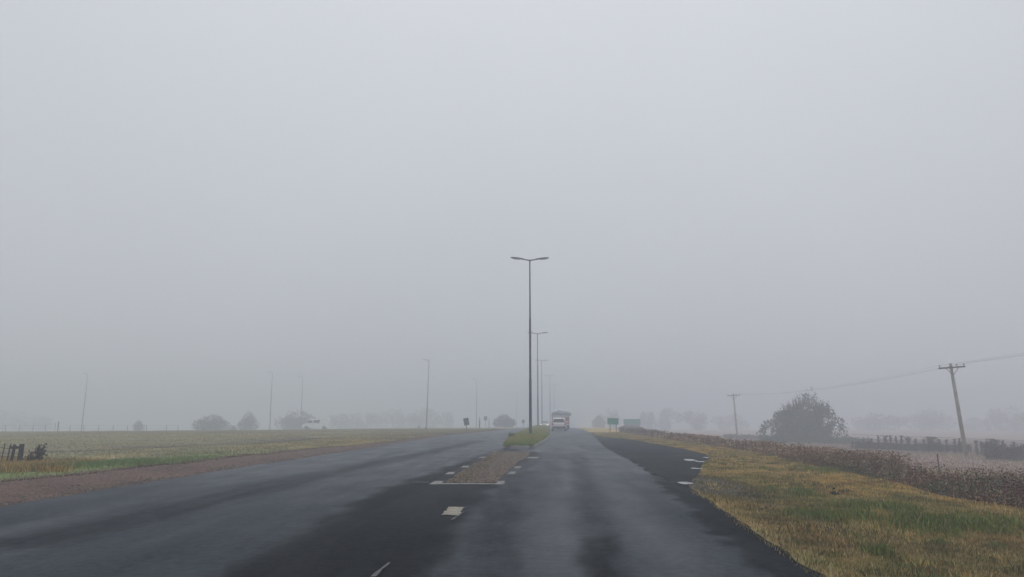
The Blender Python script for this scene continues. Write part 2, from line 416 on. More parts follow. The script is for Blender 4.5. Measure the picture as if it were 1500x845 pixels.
tag(link('ground', me, M_ground, smooth=True), 'flat dry grass and field land on both sides of the road', kind='structure')

# ================================================================== road
ry = np.array([a for a in list(np.arange(-90, 4, 2.)) + list(np.arange(4, 40, .16)) + list(np.arange(40, 110, .6)) + list(np.arange(110, 420, 2.5))])
ru = np.linspace(0, 1, 141)
U, V = np.meshgrid(ru, ry)
wobL = (fbm(V, V*0, .9, 51, 3)-.5)*.30; wobR = (fbm(V, V*0+5, .7, 61, 3)-.5)*.16
RXX = XL(V) + wobL*(V < 120) + U*((XR(V)+wobR*(V < 120)) - (XL(V)+wobL*(V < 120)))
RZZ = zroad(V) + (fbm(RXX, V, 2.5, 71)-.5)*.005
P1 = G2([(742,655),(700,668),(640,690),(575,712),(505,745),(420,790),(340,830),(280,870),(560,870),(625,835),(668,790),(700,740),(722,712),(745,690),(790,664)])
d1 = sdist(RXX, V, P1) + (fbm(RXX, V*.5, .5, 81, 4)-.5)*.75
dark = .80*(1-sstep((d1+.4)/.85))
S2 = G2([(-80,800),(60,790),(187,759),(320,727),(470,695),(600,668),(700,645)])
dark = np.maximum(dark, .46*(1-sstep((seg_dist(RXX, V, S2)-.10+(fbm(RXX, V*.15, .6, 83)-.5)*.3)/.95)))
S2b = G2([(340,845),(470,770),(600,715),(690,680)])
qR = XR(V)-RXX
dark = np.maximum(dark, .72*(1-sstep((qR-.42+(fbm(RXX, V, .5, 85)-.5)*.5)/.3))*(1-sstep((V-17)/5)))
S4 = G2([(890,850),(881,800),(876,765)])
dark = np.maximum(dark, .68*(1-sstep((seg_dist(RXX, V, S4)-.02+(fbm(RXX, V*.5, .3, 87)-.5)*.4)/.34))*(1-sstep((V-8.6+(fbm(RXX, V, .35, 88)-.5)*3)/3.0)))
S5 = G2([(876,765),(858,720),(850,690),(846,665)])
dark = np.maximum(dark, .25*(1-sstep((seg_dist(RXX, V, S5)-.1)/.4)))
S6 = G2([(790,664),(752,700),(735,735),(715,790),(700,845)])
dark = np.maximum(dark, .35*(1-sstep((seg_dist(RXX, V, S6)-.1+(fbm(RXX, V*.4, .5, 89)-.5)*.5)/.5)))
dark = np.maximum(dark, .16*sstep((fbm(RXX, V*.10, 1.0, 91)-.48)*6))
patch = G(855, 671); dark = np.maximum(dark, .4*np.exp(-(((RXX-patch[0])/.22)**2+((V-patch[1])/1.6)**2)))
wet = sstep((fbm(RXX, V*.08, .8, 93)-.5)*5)*.25*(1-dark)
wet = np.maximum(wet, .34*sstep((qR-.5)/.5)*sstep((V-9)/16)*(RXX > (XL(V)+XR(V))/2+.4))
wet = np.maximum(wet, .50*sstep((V-10)/14)*(1-dark))
wl_ = [G2([(985,845),(930,760),(890,700),(862,655),(848,634)]), G2([(800,845),(815,760),(826,700),(832,660),(834,640)])]
for S in wl_: wet = np.maximum(wet, .56*(1-sstep((seg_dist(RXX, V, S)-.05)/.75))*(.7+.6*(fbm(RXX, V*.2, .7, 95)-.2))*(1-.6*dark))
rc = np.stack([dark, wet, dark*0], -1).reshape(-1, 3)
n0, n1 = RXX.shape; idx = np.arange(n0*n1).reshape(n0, n1)
q = np.stack([idx[:-1,:-1], idx[:-1,1:], idx[1:,1:], idx[1:,:-1]], -1).reshape(-1, 4)
me = np_mesh('road', np.stack([RXX, V, RZZ], -1).reshape(-1, 3), q, rc)
tag(link('road', me, M_road, smooth=True), 'wet dark asphalt road splitting around the median', kind='structure')

# apron of younger dark asphalt, ragged where it overlaps the road
def densify(pts, step, jit, seed=0, per=None):
    out = []; n = len(pts); r = random.Random(seed)
    for i in range(n):
        a, b = np.array(pts[i]), np.array(pts[(i+1) % n]); L = np.hypot(*(b-a)); k = max(1, int(L/step))
        for j in range(k):
            p = a + (b-a)*j/k; jj = jit(p) if callable(jit) else jit
            out.append((p[0]+r.uniform(-jj, jj), p[1]+r.uniform(-jj, jj)*1.5))
    return out
def sheet(name, pts, z, mat_, tint=(.5, 0, 0), zf=zroad, parent=None):
    bm = bmesh.new(); vs = [bm.verts.new((x, y, float(zf(y))+z)) for x, y in pts]
    f = bm.faces.new(vs); bmesh.ops.triangulate(bm, faces=[f])
    bmesh.ops.recalc_face_normals(bm, faces=bm.faces)
    if sum(f.normal.z for f in bm.faces) < 0: bmesh.ops.reverse_faces(bm, faces=bm.faces)
    me = bpy.data.meshes.new(name); bm.to_mesh(me); bm.free()
    a = me.attributes.new('tint', 'FLOAT_COLOR', 'POINT')
    for d_ in a.data: d_.color = (*tint, 1)
    return link(name, me, mat_, parent)
APR2 = APR.copy(); APR2[1:7,0] -= .32
ap = densify(APR2, .35, lambda p: .10 if p[0] < XR(p[1])+.4 else .05, 3)
tag(sheet('asphalt_apron', ap, .014, M_road, (.74, .15, 0)), 'ragged black asphalt apron beside the right lane', kind='structure')

# puddles
M_pud = mat('puddle_water', (.035,.037,.04), .03, spec=1.0)
def blob(cx, cy, rx, ry, seed, n=26):
    r = random.Random(seed); ph = [r.uniform(0, 6.28) for _ in range(4)]
    return [(cx+rx*math.cos(t)*(1+.25*math.sin(2*t+ph[0])+.18*math.sin(3*t+ph[1])+.1*math.sin(5*t+ph[2])),
             cy+ry*math.sin(t)*(1+.25*math.sin(2*t+ph[3])+.15*math.sin(3*t+ph[2]))) for t in [2*math.pi*i/n for i in range(n)]]
for i, (px, py, w_, h_) in enumerate([(1012,674,20,3.4),(1028,676.5,14,2),(1035,670.5,8,1.6),(1020,686.5,13,1.8),(1004,708.5,17,4.5),(905,648,9,1.2),(937,677,8,1.8),(926,669,5,1.2),(895,653,7,1.0),(958,684,16,.9),(985,690,18,1.0),(948,664,14,.8),(1000,680,12,.8),(905,659,10,.8),(1012,693,10,1.2)]):
    x0, y0 = G(px-w_/2, py); x1, y1 = G(px+w_/2, py); xa, ya = G(px, py+h_/2); xb, yb = G(px, py-h_/2)
    if i > 4: break
    o = sheet('puddle', blob((x0+x1)/2, (ya+yb)/2, (x1-x0)/2, (yb-ya)/2, i), .024, M_pud)
    tag(o, 'shallow rain puddle on the dark apron', kind='structure')

# ------------------------------------------------------------------ median: gravel bed, paint, kerb, grass island
gb = G2([(653,707.5),(674,693),(694,681.5),(714,670),(724,661.5),(776,662),(772,668),(757,678),(740,692),(725,707.5)])
gb = densify(gb, .3, .05, 5)
bm = bmesh.new()
GBX = np.array(gb)
# sunk bed as a domed sheet just above the road, rim of loose stones
tag(sheet('gravel_bed', gb, .007, M_ground, (.075,.056,.042)), 'strip of loose gravel in the narrow start of the median', kind='structure')
def quad_px(pts): return [G(*p) for p in pts]
marks = [[(628,709.5),(636,704.5),(650,704.5),(645,709.5)],[(651,694.5),(657,691),(668,691),(664,694.5)],[(674,684.5),(679,682),(688,682),(684,684.5)],
 [(699.5,670.6),(705,668.4),(713,668.4),(709,670.6)],[(721,661.2),(724,660),(730,660),(728,661.2)],
 [(723,709.5),(731,704.5),(740,703.8),(738,709.3)],[(743,694.3),(748,690.6),(757,690.6),(752,694.3)],[(753,685.4),(756,682.8),(764,682.8),(762,685.4)],
 [(771,671),(776,669),(791,669),(787,671)],[(783.5,660.8),(786,659.4),(793,659.4),(791,660.8)],
 [(646,754.3),(657,743),(680.5,742.6),(672,754.5)]]
M_cream = mat('worn_cream_paint', (.25,.22,.175), .75, nscale=8, namt=.35)
for i, mk in enumerate(marks):
    p = densify(quad_px(mk), .09, .028, i)
    tag(sheet('road_marking', p, .010, M_cream if i == 10 else M_paint), 'worn white painted block beside the gravel median' if i < 10 else 'large worn cream painted block on the dark asphalt before the median', kind='structure')
M_paint_worn = mat('faded_road_paint', (.085,.087,.088), .75, nscale=14, namt=.5)
for i, mk in enumerate([[(645,709.3),(645,708.0),(724,708.0),(724,709.3)],[(543,846),(568,825),(571,825),(550,846)],[(660,762),(678,750.5),(680,750.5),(663,762)],[(605,706.5),(605,705.8),(628,706.2),(628,707)]]):
    tag(sheet('road_line', densify(quad_px(mk), .15, .012, i+40), .014, M_paint_worn if i else M_paint), 'thin faded white line on the asphalt near the median', kind='structure')

ILp = np.vstack([G2([(737,653.5),(745,646),(752,640),(765,634)]), [(2.3,101),(4.2,144),(8.2,192),(16.5,300)]])
IRp = np.vstack([G2([(783,655.5),(797,648),(807,640)]), [(5.0,101),(7.2,144),(11.2,192),(19.5,300)]])
def IL(y): return np.interp(y, ILp[:,1], ILp[:,0])
def IR(y): return np.interp(y, IRp[:,1], IRp[:,0])
iy = np.r_[np.arange(38.4, 110, 1.2), np.arange(110, 300, 6.)]
front = [(IL(38.9)+.05, 38.6), (IL(38.9)+.45, 37.9), (IR(38.5)-.5, 37.7), (IR(38.5)-.08, 38.2)]
ring = [(float(IL(y)), y) for y in iy[::-1] if y > 38.8] + front + [(float(IR(y)), y) for y in iy if y > 38.5]
bm = bmesh.new(); n = len(ring); R_ = np.array(ring)
cen = lambda i: R_[i]
rows = []
for i in range(n):
    a = R_[(i-1) % n]; b = R_[(i+1) % n]
    if i == 0: a = R_[0]
    if i == n-1: b = R_[-1]
    t_ = (b-a)/np.hypot(*(b-a)); nrm = np.array((t_[1], -t_[0])) * -1
    mid = np.array(((IL(R_[i][1])+IR(R_[i][1]))/2, R_[i][1]+(.8 if R_[i][1] < 39 else 0)))
    if np.dot(nrm, mid-R_[i]) < 0: nrm = -nrm
    z = float(zroad(R_[i][1])); p = R_[i]; pi_ = p+nrm*.13
    rows.append([bm.verts.new((p[0], p[1], z-.01)), bm.verts.new((*(p+nrm*.012), z+.135)), bm.verts.new((*(p+nrm*.03), z+.15)), bm.verts.new((*pi_, z+.15)), bm.verts.new((*pi_, z+.02))])
for a, b in zip(rows, rows[1:]):
    for k in range(4): bm.faces.new((a[k], a[k+1], b[k+1], b[k]))
kerb = bm_obj('kerb', bm, M_kerb); tag(kerb, 'low pale concrete kerb round the grass island', kind='structure')
bm = bmesh.new(); prev = None
for y in iy:
    if y < 38.6: continue
    l, r = float(IL(y)), float(IR(y)); z = float(zroad(y)); h = .10 + .12*min(1, (y-38.4)/4)
    row = [bm.verts.new((l+.1+(r-l-.2)*k/8, y if y > 38.8 else 38.3, z+.11+h*math.sin(math.pi*k/8))) for k in range(9)]
    if prev:
        for k in range(8): bm.faces.new((prev[k], prev[k+1], row[k+1], row[k]))
    prev = row
me_o = bm_obj('median_soil', bm, mat('grassy_soil', (.085,.105,.04), .9, nscale=4, namt=.4), smooth=True)
tag(me_o, 'raised soil of the grass island', kind='structure')

# ================================================================== vegetation generators
def blades(name, x, y, z, h, wd, col, mat_, lean=.35, seg2=True):
    """bent two-triangle-strip blades, one mesh"""
    n = len(x); a = rng.uniform(0, 2*np.pi, n); la = rng.uniform(0, 2*np.pi, n); lr = rng.uniform(0, lean, n)*h
    dx, dy = np.cos(a)*wd/2, np.sin(a)*wd/2
    tx, ty = x+np.cos(la)*lr, y+np.sin(la)*lr
    mx_, my_ = x+np.cos(la)*lr*.3, y+np.sin(la)*lr*.3
    v = np.stack([np.stack([x-dx, y-dy, z], -1), np.stack([x+dx, y+dy, z], -1), np.stack([mx_+dx*.8, my_+dy*.8, z+h*.55], -1), np.stack([mx_-dx*.8, my_-dy*.8, z+h*.55], -1), np.stack([tx, ty, z+h], -1)], 1)
    b = np.arange(n)[:, None]*5
    f = np.concatenate([b+np.array([0,1,2]), b+np.array([0,2,3]), b+np.array([3,2,4])])
    me = np_mesh(name, v.reshape(-1, 3), f, np.repeat(col, 5, 0))
    return link(name, me, mat_)
def leaf_quads(cx, cy, cz, size, col, name, mat_, parent=None, flat=0., squash=1.):
    n = len(cx)
    u = rng.normal(size=(n, 3)); u /= np.linalg.norm(u, axis=1)[:, None]
    v = rng.normal(size=(n, 3)); v -= u*(u*v).sum(1)[:, None]; v /= np.linalg.norm(v, axis=1)[:, None]
    c = np.stack([cx, cy, cz], -1); s = np.asarray(size)[:, None]*.5
    V_ = np.stack([c-u*s, c+v*s*.55*squash, c+u*s, c-v*s*.55*squash], 1)
    f = np.arange(n*4).reshape(n, 4)
    return link(name, np_mesh(name, V_.reshape(-1, 3), f, np.repeat(col, 4, 0)), mat_, parent)
def vary(base, n, a=.25, hue=.12):
    b = np.asarray(base)*np.ones((n, 3)); b = b*(1+rng.uniform(-a, a, (n, 1)))
    return np.clip(b*(1+rng.uniform(-hue, hue, (n, 3))), 0.004, 1)

# ---- verge grass on the right
def verge():
    n = 330000
    y = 5.5 + (rng.uniform(0, 1, n)**1.9)*75
    l = XR(y)-.14*noise(y, y*0, .6, 117)-.02; r = XD(y)+.35
    x = l + rng.uniform(0, 1, n)*(r-l)
    stony = np.array(G(1035, 708)); ds = np.hypot((x-stony[0])/.8, (y-stony[1])/4.2)
    keep = (sdist(x, y, APR) > .03) & ~((y > 16.3) & (y < 78) & (x < XR(y)+.12)) & (rng.uniform(0, 1, n) > (1-sstep((ds-.4)/.6))*.85)
    edgefade = (x-XR(y)); keep &= rng.uniform(0, 1, n) < .35+edgefade*1.5
    keep &= (np.abs(x/y) < .80)
    x, y = x[keep], y[keep]; z = np.where(x < XR(y)+.08, zroad(y)-.004, ground_z(x, y)); n = len(x)
    D = y
    g = greenness(x, y); nn = fbm(x, y, 1.6, 111, 3); n4 = fbm(x, y, .35, 115, 2)
    h = (.016+.02*rng.uniform(0, 1, n)+.04*nn**2)*(1+.9*g) * np.interp(D, [5, 30, 80], [1, 1.2, 1.8])
    wd = .004+D*.00055
    c = ground_col(x, y); pale = np.array((.52,.40,.18))
    c = lerp(c*1.05, pale*np.ones_like(c), (rng.uniform(0, 1, n) < .20*(1-g))*.6*np.ones(n))
    c = lerp(c, np.array((.075,.085,.03))*np.ones_like(c), (n4 > .6)*.5)
    c = c*(1+rng.uniform(-.32, .32, (n, 1)))
    return blades('verge_grass', x, y, z, h, wd, c, M_grass, .9)
tag(verge(), 'short dry yellow grass covering the right roadside verge', 'grass', kind='stuff')

# ---- leafy green clumps in the verge
def clumps():
    X, Y, H, Wd, C_ = [], [], [], [], []
    for gx_, gy_, rx, ry_ in GW:
        n = int(1500*rx)
        x = gx_+rng.normal(0, rx*.4, n); y = gy_+rng.normal(0, ry_*1.0, n)
        m = (x > XR(y)+.1)
        x, y = x[m], y[m]; n = len(x)
        k = fbm(x, y, .4, 131, 2); m = k > .45; x, y = x[m], y[m]; n = len(x)
        X.append(x); Y.append(y); H.append(rng.uniform(.05, .17, n)); Wd.append(np.full(n, .018)); C_.append(vary((.16,.19,.055), n, .4, .15))
    x, y = np.concatenate(X), np.concatenate(Y); z = ground_z(x, y)
    return blades('green_weeds', x, y, z, np.concatenate(H), np.concatenate(Wd), np.concatenate(C_), M_leaf, .8)
tag(clumps(), 'patches of fresh green leafy weeds in the dry verge', 'weeds', kind='stuff')

# ---- scattered darker and paler tufts that break up the verge
def verge_tufts():
    X, Y, H, C_ = [], [], [], []
    for i in range(620):
        y0 = 6+random.random()**1.5*48; x0 = float(XR(y0))+.25+random.random()*(float(XD(y0))-float(XR(y0))-.2); n = random.randint(14, 60)
        sp = random.uniform(.05, .22); X.append(x0+rng.normal(0, sp, n)); Y.append(y0+rng.normal(0, sp*1.3, n)); H.append(rng.uniform(.03, random.uniform(.07, .13), n))
        C_.append(vary(random.choice([(.13,.12,.05),(.20,.13,.06),(.17,.17,.06),(.50,.37,.15),(.10,.085,.045),(.13,.17,.055)]), n, .3))
    x, y = np.concatenate(X), np.concatenate(Y); k = (sdist(x, y, APR) > .05) & (x > XR(y)+.05); x, y = x[k], y[k]
    return blades('verge_tufts', x, y, ground_z(x, y), np.concatenate(H)[k], .008+y*.0005, np.concatenate(C_)[k], M_grass, 1.0)
tag(verge_tufts(), 'darker and paler tufts scattered over the right roadside verge', 'grass', kind='stuff')

def verge_stems():
    n = 450; y = 6.5+rng.uniform(0, 1, n)**1.4*45; x = XR(y)+.5+rng.uniform(0, 1, n)**.7*(XD(y)-XR(y)-.4); k = (sdist(x, y, APR) > .1) & (fbm(x, y, 1.5, 119, 2) > .42); x, y = x[k], y[k]
    return blades('straw_stems', x, y, ground_z(x, y), rng.uniform(.08, .26, len(x)), .004+y*.0004, vary((.50,.38,.18), len(x), .3), M_grass, .8)
tag(verge_stems(), 'longer pale straw stems standing in the right verge', 'grass', kind='stuff')

# ---- ditch weeds: stems with leaves and seed heads
def ditch_weeds():
    n = 5200
    y = 9 + rng.uniform(0, 1, n)**1.5*120; s = rng.uniform(.1, 1, n)**.8*3.4
    x = XD(y)+s; D = y
    thick = fbm(x, y, 3.0, 141, 2); keep = (thick > np.interp(y, [20, 32, 60, 80], [.33, .42, .42, .36])) & (np.abs(x/y) < .85); x, y, s, D, thick = x[keep], y[keep], s[keep], D[keep], thick[keep]; n = len(x)
    z = ground_z(x, y)
    top = np.interp(D, [9, 14, 22, 34, 50, 80, 130], [.30, .36, .25, .04, .08, .06, .25]) * rng.uniform(.1, 1.15, n) * np.interp(s, [0, .5, 1.2, 3.4], [.1, .6, 1, .8])
    h = np.clip(top - (z-zroad(y)), .15, 1.5)*(.35+.95*sstep((thick-.2)*2.2))
    # stems
    sw = .006+D*.0004
    cst = vary((.13,.075,.05), n, .3)
    o1 = blades('dry_weeds', x, y, z, h, sw, cst, M_leaf, .25)
    # leaves
    k = np.clip((34*np.interp(D, [9, 30, 80, 130], [1.3, 1.0, .6, .35])).astype(int), 8, 50)
    ii = np.repeat(np.arange(n), k); m = len(ii); t = rng.uniform(.12, 1.0, m)**.8
    spr = .16*(1.15-t)+.05
    lx = x[ii]+rng.normal(0, 1, m)*spr; ly = y[ii]+rng.normal(0, 1, m)*spr; lz = z[ii]+h[ii]*t
    fam = fbm(x, y, 2.0, 151, 2)[ii]; rr = rng.uniform(0, 1, m)
    base = np.where((fam > .55)[:, None], np.where((y[ii] < 24)[:, None], np.array((.085,.09,.042)), np.array((.13,.09,.048))), np.where((x[ii]/y[ii] > .60)[:, None], np.array((.095,.036,.026)), np.array((.14,.07,.042))))
    base = np.where((t > .82)[:, None] & (rr < .42)[:, None], np.array((.27,.19,.12)), base)
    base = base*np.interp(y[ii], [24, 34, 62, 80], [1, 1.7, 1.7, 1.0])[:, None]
    base = np.where((rr > .93)[:, None], np.array((.22,.19,.13)), base)
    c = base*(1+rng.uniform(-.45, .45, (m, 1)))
    size = (.028+D[ii]*.0015)*rng.uniform(.6, 1.5, m)
    return o1, (lx, ly, lz, size, c)
o1, a_ = ditch_weeds()
tag(o1, 'stems of dark reddish weeds along the roadside ditch', 'weeds', kind='stuff')
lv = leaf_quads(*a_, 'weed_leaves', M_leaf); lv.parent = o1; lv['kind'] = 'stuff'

def tall_stalks():
    n = 420
    y = 11+rng.uniform(0, 1, n)**1.2*95; x = XD(y)+rng.uniform(.3, 2.2, n); z = ground_z(x, y)
    h = np.interp(y, [10, 40, 100], [.75, .75, .6])*rng.uniform(.6, 1.15, n)
    c = vary((.12,.06,.04), n, .3)
    o = blades('dry_stalks', x, y, z, h, .012+y*.0006, c, M_leaf, .3)
    ii = np.repeat(np.arange(n), 14); m = len(ii); t = rng.uniform(.62, 1, m)
    l = leaf_quads(x[ii]+rng.normal(0, .035, m), y[ii]+rng.normal(0, .035, m), z[ii]+h[ii]*t, (.035+y[ii]*.001), vary((.14,.06,.045), m, .35), 'seed_head', M_leaf)
    l.parent = o; l['kind'] = 'stuff'; return o
tag(tall_stalks(), 'tall rusty seed stalks standing above the ditch weeds', 'weeds', kind='stuff')

# ---- field grass on the right beyond the ditch
def field_r():
    n = 90000
    y = 18+rng.uniform(0, 1, n)**1.3*120; s = 2.2+rng.uniform(0, 1, n)**1.2*60; x = XD(y)+s
    keep = np.abs(x/y) < .8; x, y = x[keep], y[keep]; n = len(x); z = ground_z(x, y)
    c = ground_col(x, y)*(1+rng.uniform(-.35, .4, (n, 1)))
    return blades('field_grass', x, y, z, rng.uniform(.05, .17, n), .012+y*.0010, c, M_grass, .6)
tag(field_r(), 'pinkish dry grass of the low field beyond the ditch', 'grass', kind='stuff')

# ---- left field and bank
def field_l():
    n = 150000
    y = 9+rng.uniform(0, 1, n)**1.5*105; s = rng.uniform(0, 1, n)**1.7*60; x = XG(y)-s+.25
    keep = (np.abs(x/y) < .8); x, y, s = x[keep], y[keep], s[keep]; n = len(x); z = ground_z(x, y)
    gs = XG(y)-x; c = ground_col(x, y)
    c = c*(1.06+rng.uniform(-.10, .10, (n, 1)))
    nn = fbm(x, y, 1.5, 171, 2)
    h = (.025+.05*rng.uniform(0, 1, n)*(nn+.3))
    return blades('meadow_grass', x, y, z, h, .006+y*.0007, c, M_grass, .8)
tag(field_l(), 'short olive grass of the left roadside field', 'grass', kind='stuff')

def yellow_tufts():
    X, Y, H, C_ = [], [], [], []
    for i in range(190):
        px = rng.uniform(-60, 128)**1.0; py = rng.uniform(676, 694) if px < 85 else rng.uniform(676, 684)
        gx_, gy_ = G(px, py); n = 130
        sp = rng.uniform(.15, .32)
        X.append(gx_+rng.normal(0, sp, n)); Y.append(gy_+rng.normal(0, sp*1.5, n))
        H.append(rng.uniform(.04, .24, n)*(1.0 if px < 85 else .6)); C_.append(vary(random.choice([(.46,.30,.10),(.40,.27,.10),(.30,.24,.085),(.15,.16,.055)]), n, .35))
    for i in range(60):
        px = rng.uniform(90, 320); f = (px-90)/230; gx_, gy_ = G(px, 689-13*f-rng.uniform(0, 5)); n = 60
        X.append(gx_+rng.normal(0, .4, n)); Y.append(gy_+rng.normal(0, .5, n)); H.append(rng.uniform(.05, .16, n)); C_.append(vary((.17,.24,.07), n, .3))
    x, y = np.concatenate(X), np.concatenate(Y); keep = x < XG(y)-.1; x, y = x[keep], y[keep]
    return blades('long_grass', x, y, ground_z(x, y), np.concatenate(H)[keep], np.full(len(x), .022), np.concatenate(C_)[keep], M_grass, .7)
tag(yellow_tufts(), 'long yellowish grass in front of the old gate posts', 'grass', kind='stuff')

# ---- island grass
def island():
    n = 60000
    y = 38.0+rng.uniform(0, 1, n)**1.6*110; u = rng.uniform(.03, .97, n); x = IL(y)+u*(IR(y)-IL(y))
    z = zroad(y)+.12+.14*np.sin(np.pi*u)*np.clip((y-38)/4, .3, 1)
    nn = fbm(x, y, 1.2, 181, 2)
    tf_ = fbm(x, y, .5, 183, 2)
    h = (.05+.24*rng.uniform(0, 1, n)*(nn+.1)*(.4+1.3*tf_))*np.interp(y, [38, 50, 100, 140], [.9, 1.1, 1.3, 1.5])
    c = vary((.22,.28,.055), n, .4); c = lerp(c, vary((.33,.30,.085), n, .3), sstep((nn-.45)*5))
    return blades('island_grass', x, y, z, h, .012+y*.00045, c, M_grass, .7)
tag(island(), 'green grass growing on the kerbed median island', 'grass', kind='stuff')

# ---- loose stones
def stones(name, x, y, z, size, col):
    n = len(x); base = np.array([(1,0,0),(0,1,0),(-1,0,0),(0,-1,0),(0,0,1)], float)
    sc_ = np.stack([rng.uniform(.6, 1.3, n), rng.uniform(.6, 1.3, n), rng.uniform(.4, .8, n)], -1)*np.asarray(size)[:, None]
    a = rng.uniform(0, 6.28, n); ca, sa = np.cos(a)[:, None], np.sin(a)[:, None]
    v = base[None]*sc_[:, None, :]; v = np.stack([v[..., 0]*ca-v[..., 1]*sa, v[..., 0]*sa+v[..., 1]*ca, v[..., 2]], -1)
    v += np.stack([x, y, z], -1)[:, None, :]
    f = (np.arange(n)[:, None, None]*5+np.array([[0,1,4],[1,2,4],[2,3,4],[3,0,4]])[None]).reshape(-1, 3)
    return link(name, np_mesh(name, v.reshape(-1, 3), f, np.repeat(col, 5, 0)), M_stone)
n = 26000; y = 8+rng.uniform(0, 1, n)**1.6*60; u = rng.uniform(-.06, 1.12, n); x = XL(y)+u*(XG(y)-XL(y)); k = np.abs(x/y) < .85; x, y = x[k], y[k]
tag(stones('shoulder_gravel', x, y, ground_z(x, y)+.005, .012+y*.0006*rng.uniform(.5, 1.6, len(x)), vary((.135,.088,.070), len(x), .55)), 'reddish brown gravel of the left shoulder', 'gravel', kind='stuff')
n = 9000; bb = GBX; x = rng.uniform(bb[:,0].min(), bb[:,0].max(), n); y = rng.uniform(bb[:,1].min(), bb[:,1].max(), n); k = sdist(x, y, bb) < .04; x, y = x[k], y[k]
tag(stones('median_gravel', x, y, zroad(y)+.02, rng.uniform(.012, .042, len(x)), vary((.125,.092,.07), len(x), .6)), 'grey brown gravel filling the start of the median', 'gravel', kind='stuff')
stony = G(1035, 706); n = 2600; x = stony[0]+rng.normal(0, .42, n); y = stony[1]+rng.normal(0, 2.4, n); k = (x > XR(y)) & (sdist(x, y, APR) > -.1); x, y = x[k], y[k]
tag(stones('rubble', x, y, ground_z(x, y)+.01, rng.uniform(.01, .04, len(x)), vary((.09,.072,.052), len(x), .5)), 'broken stones between the apron end and the grass', 'gravel', kind='stuff')
n = 500; x = rng.uniform(bb[:,0].min(), bb[:,0].max(), n); y = rng.uniform(bb[:,1].min(), bb[:,1].max(), n); k = sdist(x, y, bb) < 0; x, y = x[k], y[k]
tag(stones('coarse_stones', x, y, zroad(y)+.01, rng.uniform(.025, .055, len(x)), vary((.10,.078,.062), len(x), .6)), 'larger dark stones lying in the median gravel', 'gravel', kind='stuff')
n = 700; y = 8+rng.uniform(0, 1, n)**1.3*50; x = XL(y)-rng.exponential(.35, n); k = np.abs(x/y) < .85; x, y = x[k], y[k]
tag(stones('asphalt_crumbs', x, y, ground_z(x, y)+.01, rng.uniform(.015, .06, len(x)), vary((.05,.04,.036), len(x), .4)), 'dark crumbled asphalt bits along the left road edge', 'gravel', kind='stuff')
# dry straw in the gravel bed
n = 4500; x = rng.uniform(bb[:,0].min(), bb[:,0].max(), n); y = rng.uniform(bb[:,1].min(), bb[:,1].max(), n); k = (sdist(x, y, bb) < 0) & (x < np.interp(y, [17, 33], [-1.0, -.3])); x, y = x[k], y[k]
tag(blades('bed_weeds', x, y, zroad(y)+.02, rng.uniform(.02, .05, len(x)), np.full(len(x), .02), vary((.20,.16,.065), len(x), .4), M_grass, .9), 'sparse olive weeds on the left side of the median gravel', 'weeds', kind='stuff')

